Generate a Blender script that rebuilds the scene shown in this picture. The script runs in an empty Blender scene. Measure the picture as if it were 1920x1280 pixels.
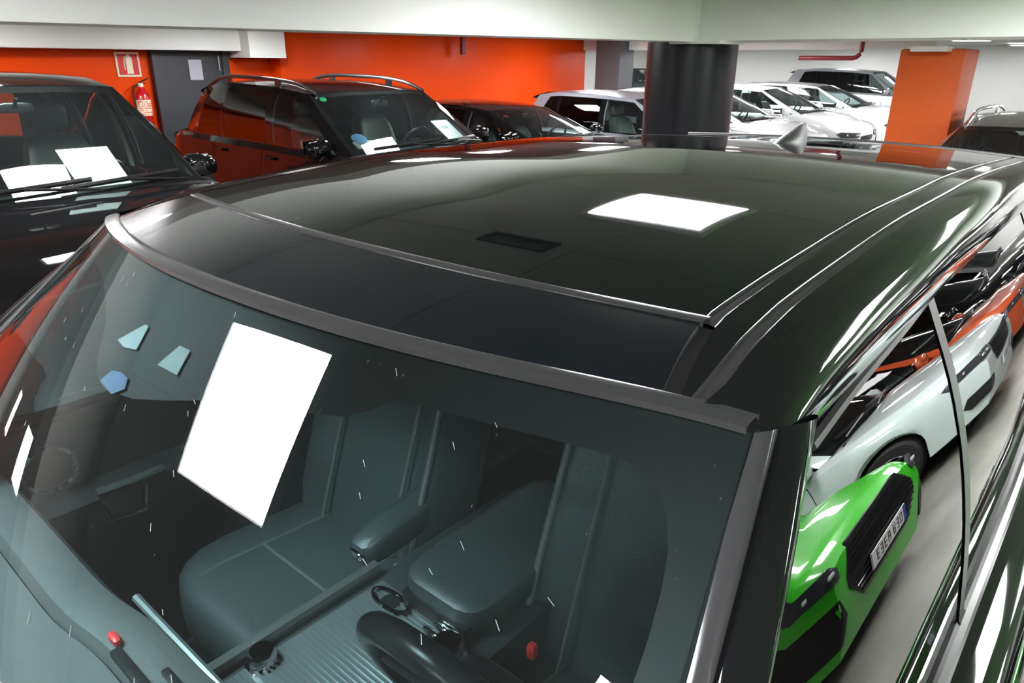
import bpy, math, random
from mathutils import Vector, Matrix
random.seed(7)
scn = bpy.context.scene
COL = scn.collection
PI = math.pi

# ---------------------------------------------------------------- camera, light level
cam_d = bpy.data.cameras.new('camera')
cam = bpy.data.objects.new('camera', cam_d)
COL.objects.link(cam)
cam_d.sensor_width = 36.0
cam_d.lens = 36.0 * 1346.0 / 1920.0
cam_d.clip_start = 0.02
CAM = Vector((0.867, -0.412, 1.9085))
RX = (0.75471476, 0.6560122, 0.00732278)
RY = (0.24383879, -0.27012918, -0.93143592)
RZ = (-0.60905523, 0.70475402, -0.3638317)
cam.matrix_world = Matrix(((RX[0], -RY[0], -RZ[0], CAM.x), (RX[1], -RY[1], -RZ[1], CAM.y),
                           (RX[2], -RY[2], -RZ[2], CAM.z), (0, 0, 0, 1)))
scn.camera = cam
w = bpy.data.worlds.new('world')
w.use_nodes = True
w.node_tree.nodes['Background'].inputs[0].default_value = (0.8, 0.85, 0.9, 1)
w.node_tree.nodes['Background'].inputs[1].default_value = 0.03
scn.world = w
scn.view_settings.view_transform = 'Standard'
scn.view_settings.look = 'None'
scn.view_settings.gamma = 1.0
scn.view_settings.exposure = 0.8
scn.view_settings.use_curve_mapping = False
LAMP = 44.0          # strength of the ceiling panels
scn.cycles.max_bounces = 10
scn.cycles.diffuse_bounces = 4
scn.cycles.glossy_bounces = 5
scn.cycles.transparent_max_bounces = 16
scn.cycles.sample_clamp_indirect = 8.0
scn.cycles.caustics_reflective = False
scn.cycles.caustics_refractive = False

# ---------------------------------------------------------------- materials
MATS = {}


def mat(name, col=(.5, .5, .5), rough=.5, metal=0., spec=.5, coat=0., coat_r=.03, emit=0., noise=None, bump=None):
    m = bpy.data.materials.new(name)
    m.use_nodes = True
    nt = m.node_tree
    b = nt.nodes['Principled BSDF']
    b.inputs['Base Color'].default_value = (*col, 1)
    b.inputs['Roughness'].default_value = rough
    b.inputs['Metallic'].default_value = metal
    b.inputs['Specular IOR Level'].default_value = spec
    b.inputs['Coat Weight'].default_value = coat
    b.inputs['Coat Roughness'].default_value = coat_r
    if emit:
        b.inputs['Emission Color'].default_value = (*col, 1)
        b.inputs['Emission Strength'].default_value = emit
    if noise or bump:
        tc = nt.nodes.new('ShaderNodeTexCoord')
    if noise:                       # (scale, amount, detail): albedo varies by +-amount
        sc, am, de = noise
        n = nt.nodes.new('ShaderNodeTexNoise')
        n.inputs['Scale'].default_value = sc
        n.inputs['Detail'].default_value = de
        nt.links.new(tc.outputs['Object'], n.inputs['Vector'])
        r = nt.nodes.new('ShaderNodeMapRange')
        r.inputs['From Min'].default_value = .3
        r.inputs['From Max'].default_value = .7
        r.inputs['To Min'].default_value = 1 - am
        r.inputs['To Max'].default_value = 1 + am
        nt.links.new(n.outputs['Fac'], r.inputs['Value'])
        mx = nt.nodes.new('ShaderNodeVectorMath')
        mx.operation = 'SCALE'
        mx.inputs[0].default_value = col
        nt.links.new(r.outputs['Result'], mx.inputs['Scale'])
        nt.links.new(mx.outputs['Vector'], b.inputs['Base Color'])
    if bump:
        sc, st = bump
        n2 = nt.nodes.new('ShaderNodeTexNoise')
        n2.inputs['Scale'].default_value = sc
        n2.inputs['Detail'].default_value = 4
        nt.links.new(tc.outputs['Object'], n2.inputs['Vector'])
        bp = nt.nodes.new('ShaderNodeBump')
        bp.inputs['Strength'].default_value = st
        bp.inputs['Distance'].default_value = .01
        nt.links.new(n2.outputs['Fac'], bp.inputs['Height'])
        nt.links.new(bp.outputs['Normal'], b.inputs['Normal'])
    MATS[name] = m
    return m


def glass(name, tint, ior=1.5, film=0., film_col=(.6, .7, .75), dust=False, boost=1.0):
    """thin pane: tinted see-through, mirror by Fresnel, a slight dusty film"""
    m = bpy.data.materials.new(name)
    m.use_nodes = True
    nt = m.node_tree
    nt.nodes.remove(nt.nodes['Principled BSDF'])
    out = nt.nodes['Material Output']
    tr = nt.nodes.new('ShaderNodeBsdfTransparent')
    tr.inputs[0].default_value = (*tint, 1)
    base = tr
    if film:
        df = nt.nodes.new('ShaderNodeBsdfDiffuse')
        df.inputs[0].default_value = (*film_col, 1)
        mx0 = nt.nodes.new('ShaderNodeMixShader')
        mx0.inputs[0].default_value = film
        nt.links.new(tr.outputs[0], mx0.inputs[1])
        nt.links.new(df.outputs[0], mx0.inputs[2])
        if dust:
            dust_fac(nt, mx0.inputs[0], film)
        base = mx0
    gl = nt.nodes.new('ShaderNodeBsdfGlossy')
    gl.inputs['Roughness'].default_value = 0.0
    gl.inputs[0].default_value = (boost, boost, boost, 1)
    fr = nt.nodes.new('ShaderNodeFresnel')
    fr.inputs['IOR'].default_value = ior
    mx = nt.nodes.new('ShaderNodeMixShader')
    nt.links.new(fr.outputs[0], mx.inputs[0])
    nt.links.new(base.outputs[0], mx.inputs[1])
    nt.links.new(gl.outputs[0], mx.inputs[2])
    nt.links.new(mx.outputs[0], out.inputs['Surface'])
    MATS[name] = m
    return m


def dust_fac(nt, socket, base):
    """sparse short lint specks: stretched voronoi cells"""
    tc = nt.nodes.new('ShaderNodeTexCoord')
    mp = nt.nodes.new('ShaderNodeMapping')
    mp.inputs['Rotation'].default_value = (0, 0, .7)
    mp.inputs['Scale'].default_value = (14, 90, 50)
    nt.links.new(tc.outputs['Object'], mp.inputs['Vector'])
    v = nt.nodes.new('ShaderNodeTexVoronoi')
    v.inputs['Scale'].default_value = 1.0
    nt.links.new(mp.outputs[0], v.inputs['Vector'])
    r = nt.nodes.new('ShaderNodeMapRange')
    r.inputs['From Min'].default_value = .03
    r.inputs['From Max'].default_value = .06
    r.inputs['To Min'].default_value = .10
    r.inputs['To Max'].default_value = base
    nt.links.new(v.outputs['Distance'], r.inputs['Value'])
    nt.links.new(r.outputs['Result'], socket)


mat('paint_black', (.0045, .0048, .0055), .04, spec=.6)
mat('paint_black_red', (.005, .0045, .005), .05, spec=.24)
mat('paint_white', (.70, .71, .73), .35, coat=1)
mat('paint_cool_white', (.60, .68, .68), .35, coat=1)
mat('paint_silver', (.33, .34, .39), .32, metal=.5, coat=1)
mat('paint_pale_silver', (.55, .58, .63), .35, metal=.4, coat=1)
mat('paint_green', (.035, .48, .008), .3, coat=1)
mat('paint_orange', (.50, .075, .018), .3, coat=1)
mat('paint_grey', (.17, .165, .165), .25, metal=.5, coat=1)
mat('gloss_black', (.004, .0045, .006), .06)
mat('header_black', (.003, .004, .007), .20, spec=.12, coat=1, coat_r=.01)
mat('satin_black', (.012, .012, .013), .28)
mat('frit', (.010, .009, .009), .5, spec=.2)
mat('rubber', (.014, .014, .015), .45)
mat('trim_rubber', (.030, .030, .032), .16)
mat('plastic', (.03, .031, .032), .5)
mat('cabin', (.075, .088, .09), .7)
mat('headliner', (.30, .31, .30), .9)
mat('leather', (.038, .047, .049), .38, bump=(260, .12))
mat('leather_dark', (.045, .055, .057), .40, bump=(260, .12))
mat('dash_soft', (.058, .060, .060), .55, bump=(420, .1))
mat('dash_dark', (.030, .035, .037), .45)
mat('door_trim', (.045, .052, .060), .5)
mat('console_plate', (.20, .22, .225), .32, metal=.6)
mat('stitch_and_highlight', (.085, .09, .09), .5)
mat('chrome', (.80, .80, .82), .06, metal=1)
mat('alloy', (.10, .10, .11), .3, metal=.8)
mat('tire', (.012, .012, .012), .75)
mat('lamp_glass', (.06, .062, .07), .05, metal=.2)
mat('lamp_lens', (.75, .77, .8), .08, metal=.2)
mat('mirror', (.85, .86, .88), .01, metal=1)
mat('seat_red', (.55, .03, .03), .4)
mat('lint_grey', (.30, .31, .32), .8)
mat('trim_grey', (.05, .05, .052), .38)
mat('paper', (.86, .87, .90), .8)
mat('paper_print', (.40, .42, .48), .8)
mat('sticker_blue', (.10, .33, .62), .5)
mat('sticker_navy', (.03, .07, .16), .5)
mat('sticker_green', (.02, .45, .16), .5)
mat('sticker_red', (.55, .09, .06), .5)
mat('sensor_pale', (.22, .25, .25), .35)
mat('wall_orange', (.78, .066, .004), .34, spec=.08, noise=(1.3, .05, 3), bump=(2.2, .12))
mat('column_orange', (.74, .128, .024), .5, spec=.2, noise=(9, .03, 4))
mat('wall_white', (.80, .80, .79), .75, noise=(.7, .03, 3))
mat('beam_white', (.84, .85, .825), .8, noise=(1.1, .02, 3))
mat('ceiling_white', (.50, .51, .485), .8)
mat('door_dark', (.030, .033, .040), .5)
mat('column_dark', (.007, .0075, .010), .34, spec=.22, noise=(6, .12, 3))
mat('column_slate', (.085, .09, .10), .6)
mat('pipe_red', (.24, .012, .022), .35)
mat('extinguisher_red', (.50, .008, .012), .22, coat=.6)
mat('sign_red', (.62, .01, .012), .5)
mat('sign_cream', (.86, .78, .58), .6)
mat('plate_grey', (.42, .43, .50), .5)
mat('floor_concrete', (.17, .166, .148), .42, noise=(1.6, .28, 5), bump=(30, .05))
mat('line_white', (.7, .7, .68), .6)
mat('panel_light', (1, 1, 1), .5, emit=LAMP)
mat('panel_frame', (.75, .75, .75), .5)
mat('plate_white', (.74, .75, .73), .45)
mat('plate_ink', (.02, .02, .025), .5)
mat('plate_blue', (.02, .05, .35), .5)
glass('glass_front', (.67, .835, .85), film=.005, film_col=(.55, .62, .64), dust=True)
glass('glass_clear', (.74, .86, .82), film=.006)
glass('glass_tint', (.05, .055, .06))
glass('glass_mid', (.30, .34, .34))
glass('glass_side', (.03, .035, .04), ior=1.9)
mat('glass_roof', (.0035, .0045, .005), .02, spec=.68)
M = MATS


# ---------------------------------------------------------------- mesh helpers
class MB:
    def __init__(s):
        s.v = []
        s.f = []

    def add(s, pts, faces):
        o = len(s.v)
        s.v += [tuple(p) for p in pts]
        s.f += [tuple(i + o for i in f) for f in faces]
        return s

    def grid(s, rows, close_u=False, close_v=False, flip=False):
        n, m = len(rows), len(rows[0])
        fs = []
        for i in range(n if close_u else n - 1):
            for j in range(m if close_v else m - 1):
                a, b = i * m + j, i * m + (j + 1) % m
                c, d = ((i + 1) % n) * m + (j + 1) % m, ((i + 1) % n) * m + j
                fs.append((a, d, c, b) if flip else (a, b, c, d))
        return s.add([p for r in rows for p in r], fs)

    def box(s, c, size, rz=0.):
        x, y, z = (k / 2 for k in size)
        ca, sa = math.cos(rz), math.sin(rz)
        p = []
        for dz in (-z, z):
            for dx, dy in ((-x, -y), (x, -y), (x, y), (-x, y)):
                p.append((c[0] + dx * ca - dy * sa, c[1] + dx * sa + dy * ca, c[2] + dz))
        return s.add(p, [(3, 2, 1, 0), (4, 5, 6, 7), (0, 1, 5, 4), (1, 2, 6, 5), (2, 3, 7, 6), (3, 0, 4, 7)])

    def rbox(s, c, size, e=.3, nu=10, nv=16, f=None):
        """rounded box: superellipsoid with exponents e; f bends each point"""
        rows = []
        sg = lambda t, k: math.copysign(abs(t) ** k, t)
        for i in range(nu + 1):
            a = -PI / 2 + PI * i / nu
            row = []
            for j in range(nv):
                b = 2 * PI * j / nv + PI / nv
                q = (sg(math.cos(a), e) * sg(math.cos(b), e) * size[0] / 2,
                     sg(math.cos(a), e) * sg(math.sin(b), e) * size[1] / 2, sg(math.sin(a), e) * size[2] / 2)
                if f:
                    q = f(*q)
                row.append((c[0] + q[0], c[1] + q[1], c[2] + q[2]))
            rows.append(row)
        return s.grid(rows, close_v=True)

    def tube(s, path, r, n=8, closed=False, cap=True, flat=1.0):
        path = [Vector(p) for p in path]
        k = len(path)
        rows = []
        up = Vector((0, 0, 1))
        for i, p in enumerate(path):
            if closed:
                t = path[(i + 1) % k] - path[i - 1]
            else:
                t = path[min(i + 1, k - 1)] - path[max(i - 1, 0)]
            t.normalize()
            u = up if abs(t.dot(up)) < .95 else Vector((1, 0, 0))
            a = t.cross(u).normalized()
            b = a.cross(t).normalized()
            rr = r[i] if isinstance(r, (list, tuple)) else r
            rows.append([tuple(p + a * math.cos(2 * PI * j / n) * rr + b * math.sin(2 * PI * j / n) * rr * flat)
                         for j in range(n)])
        s.grid(rows, close_u=closed, close_v=True)
        if cap and not closed:
            o = len(s.v)
            s.f.append(tuple(range(o - k * n + n - 1, o - k * n - 1, -1)))
            s.f.append(tuple(range(o - n, o)))
        return s

    def lathe(s, prof, c=(0, 0, 0), axis='z', n=24):
        rows = []
        for j in range(n):
            a = 2 * PI * j / n
            row = []
            for r, h in prof:
                q = (r * math.cos(a), r * math.sin(a), h)
                if axis == 'y':
                    q = (q[0], q[2], q[1])
                elif axis == 'x':
                    q = (q[2], q[0], q[1])
                row.append((c[0] + q[0], c[1] + q[1], c[2] + q[2]))
            rows.append(row)
        return s.grid(rows, close_u=True)

    def build(s, name, m, parent=None, sharp=35, smooth=True, weld=True, solid=0., bevel=0.):
        me = bpy.data.meshes.new(name)
        me.from_pydata(s.v, [], s.f)
        me.materials.append(M[m] if isinstance(m, str) else m)
        import bmesh
        bm = bmesh.new()
        bm.from_mesh(me)
        if weld:
            bmesh.ops.remove_doubles(bm, verts=bm.verts, dist=.0006)
        if solid:
            bmesh.ops.solidify(bm, geom=bm.faces[:], thickness=solid)
        if bevel:
            bmesh.ops.bevel(bm, geom=[e for e in bm.edges if e.is_manifold and e.calc_face_angle(0) > .6],
                            offset=bevel, segments=2, profile=.6, affect='EDGES')
        if weld:
            bmesh.ops.recalc_face_normals(bm, faces=bm.faces)
        bm.to_mesh(me)
        bm.free()
        if smooth:
            me.shade_smooth()
            me.set_sharp_from_angle(angle=math.radians(sharp))
        o = bpy.data.objects.new(name, me)
        COL.objects.link(o)
        if parent:
            o.parent = parent
        return o


def tag(o, label=None, cat=None, group=None, kind=None):
    for k, v in (('label', label), ('category', cat), ('group', group), ('kind', kind)):
        if v:
            o[k] = v
    return o


def empty(name, loc, rz=0.):
    o = bpy.data.objects.new(name, None)
    o.empty_display_size = .2
    COL.objects.link(o)
    o.location = loc
    o.rotation_euler = (0, 0, rz)
    return o


def lerp(a, b, t):
    return a + (b - a) * t


def vl(a, b, t):
    return tuple(p + (q - p) * t for p, q in zip(a, b))


def pchip(pts):
    xs = [p[0] for p in pts]
    ys = [p[1] for p in pts]
    n = len(xs)
    h = [xs[i + 1] - xs[i] for i in range(n - 1)]
    d = [(ys[i + 1] - ys[i]) / h[i] for i in range(n - 1)]
    m = [d[0]] + [0 if d[i - 1] * d[i] <= 0 else 2 * d[i - 1] * d[i] / (d[i - 1] + d[i]) for i in range(1, n - 1)] + [d[-1]]

    def f(x):
        if x <= xs[0]:
            return ys[0]
        if x >= xs[-1]:
            return ys[-1]
        i = max(k for k in range(n - 1) if xs[k] <= x)
        t = (x - xs[i]) / h[i]
        return ((2 * t ** 3 - 3 * t ** 2 + 1) * ys[i] + (t ** 3 - 2 * t ** 2 + t) * h[i] * m[i]
                + (-2 * t ** 3 + 3 * t ** 2) * ys[i + 1] + (t ** 3 - t ** 2) * h[i] * m[i + 1])
    return f


# ---------------------------------------------------------------- setting
CEIL = 2.40
f = MB().box((-2.5, 8.5, -.05), (24, 35, .1)).build('floor', 'floor_concrete', smooth=False)
tag(f, kind='structure')


def struct(name, mb, m, **k):
    o = mb.build(name, m, smooth=k.pop('smooth', False), **k)
    tag(o, kind='structure')
    return o


WX = -8.6          # orange wall plane
# ceiling slab with plasterboard tiles
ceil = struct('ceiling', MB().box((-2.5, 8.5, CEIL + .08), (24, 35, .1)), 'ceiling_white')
tile_me = None
for i in range(-8, 5):
    for j in range(-3, 12):
        if tile_me is None:
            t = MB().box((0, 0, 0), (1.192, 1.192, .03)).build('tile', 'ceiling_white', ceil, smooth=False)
            tile_me = t.data
        else:
            t = bpy.data.objects.new('tile', tile_me)
            COL.objects.link(t)
            t.parent = ceil
        t.location = (-.1 + 1.2 * i, 1.1 + 1.2 * j, CEIL + .015)

# walls
struct('wall_left', MB().box((WX - .1, 1.9, 1.25), (.2, 21.4, 2.5)), 'wall_orange')
struct('wall_recess', MB().box((-14.1, 19, 1.25), (.2, 14, 2.5)), 'wall_white')
struct('wall_return', MB().box((-11.4, 12.5, 1.25), (5.6, .2, 2.5)), 'wall_white')
struct('wall_far', MB().box((-2.5, 25.1, 1.25), (24, .2, 2.5)), 'wall_white')
struct('wall_right', MB().box((9.1, 8.5, 1.25), (.2, 34, 2.5)), 'wall_white')
struct('wall_back', MB().box((-2.5, -8.6, 1.25), (24, .2, 2.5)), 'wall_white')
# wall panel right of the pilaster stands a little proud
struct('wall_panel', MB().box((WX + .12, 8.95, 1.25), (.26, 7.1, 2.5)), 'wall_orange', bevel=.05, smooth=True)
# white bulkhead over the dark door, with its end block
struct('trim_1', MB().box((WX + .1, -.9, 2.25), (.5, 11.4, .5)), 'beam_white', bevel=.006)
struct('trim_2', MB().box((WX + .2, 5.05, 2.21), (.72, .52, .58)), 'beam_white', bevel=.006)


# deep beams that frame the bay the camera stands in (bottom edge falls slightly along the long one)
def beam(name, corners, z0s, z1, m):
    """corners: plan quad, z0s: bottom height at each corner"""
    p = [(x, y, z) for (x, y), z in zip(corners, z0s)] + [(x, y, z1) for x, y in corners]
    mb = MB().add(p, [(3, 2, 1, 0), (4, 5, 6, 7), (0, 1, 5, 4), (1, 2, 6, 5), (2, 3, 7, 6), (3, 0, 4, 7)])
    return struct(name, mb, m)


BX, BY = -1.95, 5.0
beam('trim_3', [(BX - .3, -8.4), (BX, -8.4), (BX, BY + .7), (BX - .3, BY + .7)], [1.93, 1.93, 2.062, 2.062], 2.42, 'beam_white')
beam('trim_4', [(BX, BY), (8.9, BY), (8.9, BY + .7), (BX, BY + .7)], [2.062, 2.075, 2.075, 2.062], 2.42, 'beam_white')
beam('trim_5', [(-8.4, 12.4), (BX, 12.4), (BX, 12.9), (-8.4, 12.9)], [2.12] * 4, 2.42, 'beam_white')
# small capital plates over the columns
struct('trim_7', MB().box((-1.95, 5.12, 2.052), (.42, .4, .022)), 'beam_white')
struct('trim_8', MB().box((-1.12, 8.52, 2.055), (.34, .3, .05)), 'beam_white')

# dark door with its surround
door = struct('door_1', MB().box((WX + .03, 4.25, 1.0), (.08, .86, 2.0)), 'door_dark', bevel=.004)
MB().box((WX + .045, 3.80, 1.0), (.11, .09, 2.0)).box((WX + .045, 4.70, 1.0), (.11, .09, 2.0)).build('frame', 'door_dark', door, smooth=False)
MB().box((WX + .08, 4.29, 1.775), (.012, .17, .24)).build('notice_plate', 'plate_grey', door, smooth=False)
MB().tube([(WX + .10, 4.60, 1.76), (WX + .10, 4.60, 1.94)], .011).build('closer_arm', 'chrome', door)
MB().lathe([(0, .0), (.03, .0), (.03, .03), (0, .03)], (WX + .07, 3.92, 1.02), 'x').tube(
    [(WX + .10, 3.92, 1.02), (WX + .13, 3.92, 1.02), (WX + .13, 4.05, 1.02)], .011).build('door_handle', 'chrome', door)

# columns
col = struct('column_round', MB().lathe([(0, 0), (.365, 0), (.365, 2.06), (0, 2.06)], (-2.2, 5.38, 0), n=48), 'column_dark', smooth=True)
struct('column_square', MB().box((-1.13, 8.95, 1.03), (.62, .72, 2.06)), 'column_orange', bevel=.03, smooth=True)
struct('column_slate', MB().box((-7.55, 12.35, 1.25), (.55, .5, 2.5)), 'column_slate')

# red sprinkler pipes
p = MB().tube([(-8.17, 8.75, 2.5), (-8.17, 8.75, 2.06), (-8.17, 8.75, 2.0)], .055, 12).build('sprinkler_pipe', 'pipe_red')
tag(p, 'short red pipe stub hanging down in front of the orange wall', 'pipe')
pts = [(-3.72, 11.8, 1.985), (-2.95, 11.8, 1.985)]
for k in range(7):
    a = PI / 2 * k / 6
    pts.append((-2.95 + .12 * math.sin(a) + .03, 11.8, 1.985 + .12 * (1 - math.cos(a))))
pts.append((-2.80, 11.8, 2.5))
pr = MB().tube(pts, .034, 12).build('sprinkler_pipe', 'pipe_red')
tag(pr, 'long dark red pipe with an elbow under the ceiling by the white wall', 'pipe')


# ---------------------------------------------------------------- ceiling lights
def ceiling_light(x, y, sx, sy, label, proto=[None]):
    r = empty('ceiling_light', (x, y, CEIL))
    tag(r, label, 'ceiling light', 'square light panels in the ceiling')
    a, b = sx / 2, sy / 2
    MB().box((0, -b - .015, -.012), (sx + .06, .03, .024)).box((0, b + .015, -.012), (sx + .06, .03, .024)).box(
        (-a - .015, 0, -.012), (.03, sy, .024)).box((a + .015, 0, -.012), (.03, sy, .024)).build('frame', 'panel_frame', r, smooth=False)
    MB().box((0, 0, -.008), (sx, sy, .012)).build('diffuser', 'panel_light', r, smooth=False)
    return r


#LIGHTS-BEGIN
LIGHTS = [(-.70, -.645, .62, .64), (-.77, 2.58, .60, .50), (1.38, -1.05, .6, .6), (1.60, 2.60, .62, .62), (4.03, -.70, .6, .6), (4.03, 2.58, .6, .6),
          (-.77, -4.0, .6, .6), (1.63, -4.0, .6, .6), (4.03, -4.0, .6, .6)]
LIGHTS += [(-4.02, 1.2, .6, .6), (-4.3, -1.9, .6, .6), (-4.3, -4.9, .6, .6), (-4.3, 4.3, .6, .6), (-4.3, 7.4, .6, .6), (-4.3, 10.5, .6, .6),
           (-6.9, -1.9, .6, .6), (-6.9, 1.4, .6, .6), (-6.7, 4.3, .6, .6), (-6.6, 10.4, .6, .6), (-.6, 6.4, .5, .5), (-6.5, 7.5, .5, .5), (2.3, 4.0, .6, .6), (3.6, 4.0, .6, .6)]  # panels added to brighten the orange wall, the orange column and the cross beam
for _x in (2.3, 4.7):
    for _y in (7.0, 10.0, 13.0, 15.8, 18.6, 21.4, 24.0):  # out-of-view rows, extra ones added to brighten the far wall
        LIGHTS.append((_x, _y, .6, .6))
for _x in (-2.6, -6.2):
    for _y in (14.4, 16.6, 18.4):
        LIGHTS.append((_x, _y, .6, .6))
LIGHTS += [(1.1, 4.0, .6, .6), (-2.4, 23.4, .36, .36), (-4.8, 23.4, .36, .36), (-6.6, 23.4, .45, .45), (-9.6, 22.6, .5, .5), (-8.8, 17.0, .5, .5)]  # added panels: the first brightens the cross beam, the rest the far wall
for _y in (15, 18.5, 22):
    LIGHTS.append((-11.5, _y, .6, .6))
#LIGHTS-END
for _i, (x, y, sx, sy) in enumerate(LIGHTS):
    ceiling_light(x, y, sx, sy, ('square light panel mirrored large in the near windshield', 'square light panel mirrored in the middle of the near glass roof')[_i] if _i < 2 else
                  'square white light panel in the plaster ceiling tiles, some added for brightness')

vt = empty('ceiling_vent', (-.97, 1.67, CEIL))
tag(vt, 'narrow dark slotted vent in the ceiling mirrored in the near roof', 'vent')
MB().box((0, -.055, -.006), (.36, .02, .012)).box((0, .055, -.006), (.36, .02, .012)).box((-.17, 0, -.006), (.02, .09, .012)).box((.17, 0, -.006), (.02, .09, .012)).build('frame', 'plastic', vt, smooth=False)
MB().box((0, 0, -.003), (.32, .09, .004)).build('slot', 'satin_black', vt, smooth=False)

# ---------------------------------------------------------------- parked cars
BASE = dict(L=4.7, W=1.93, H=1.72, xc=.98, xh=.25, bow=.20, xB=-.22, xC=-1.12, xD=-1.70, xr=-1.85, xrb=-2.2,
            zc=1.08, zbf=1.06, zbr=1.10, zhf=.96, zn=.78, zbot=.24, shr=.90, yrf=.66, yrm=.71, yrr=.64, rf=.09, rr=.08,
            wf=1.42, wr=-1.45, wheel=.37, crown=.03, paint='paint_black', roof=None, glass_side='glass_tint',
            glass_rear='glass_tint', seat='leather_dark', rails=False, full=True, ncol=6)
HATCH = dict(BASE, L=4.1, W=1.78, H=1.47, xc=.98, xh=.10, bow=.18, xB=-.30, xC=-1.10, xD=-1.52, xr=-1.62, xrb=-1.95,
             zc=.98, zbf=.95, zbr=1.0, zhf=.84, zn=.66, zbot=.20, yrf=.58, yrm=.62, yrr=.56, wf=1.25, wr=-1.28, wheel=.32,
             glass_side='glass_mid', rf=.08, rr=.07)


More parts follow.
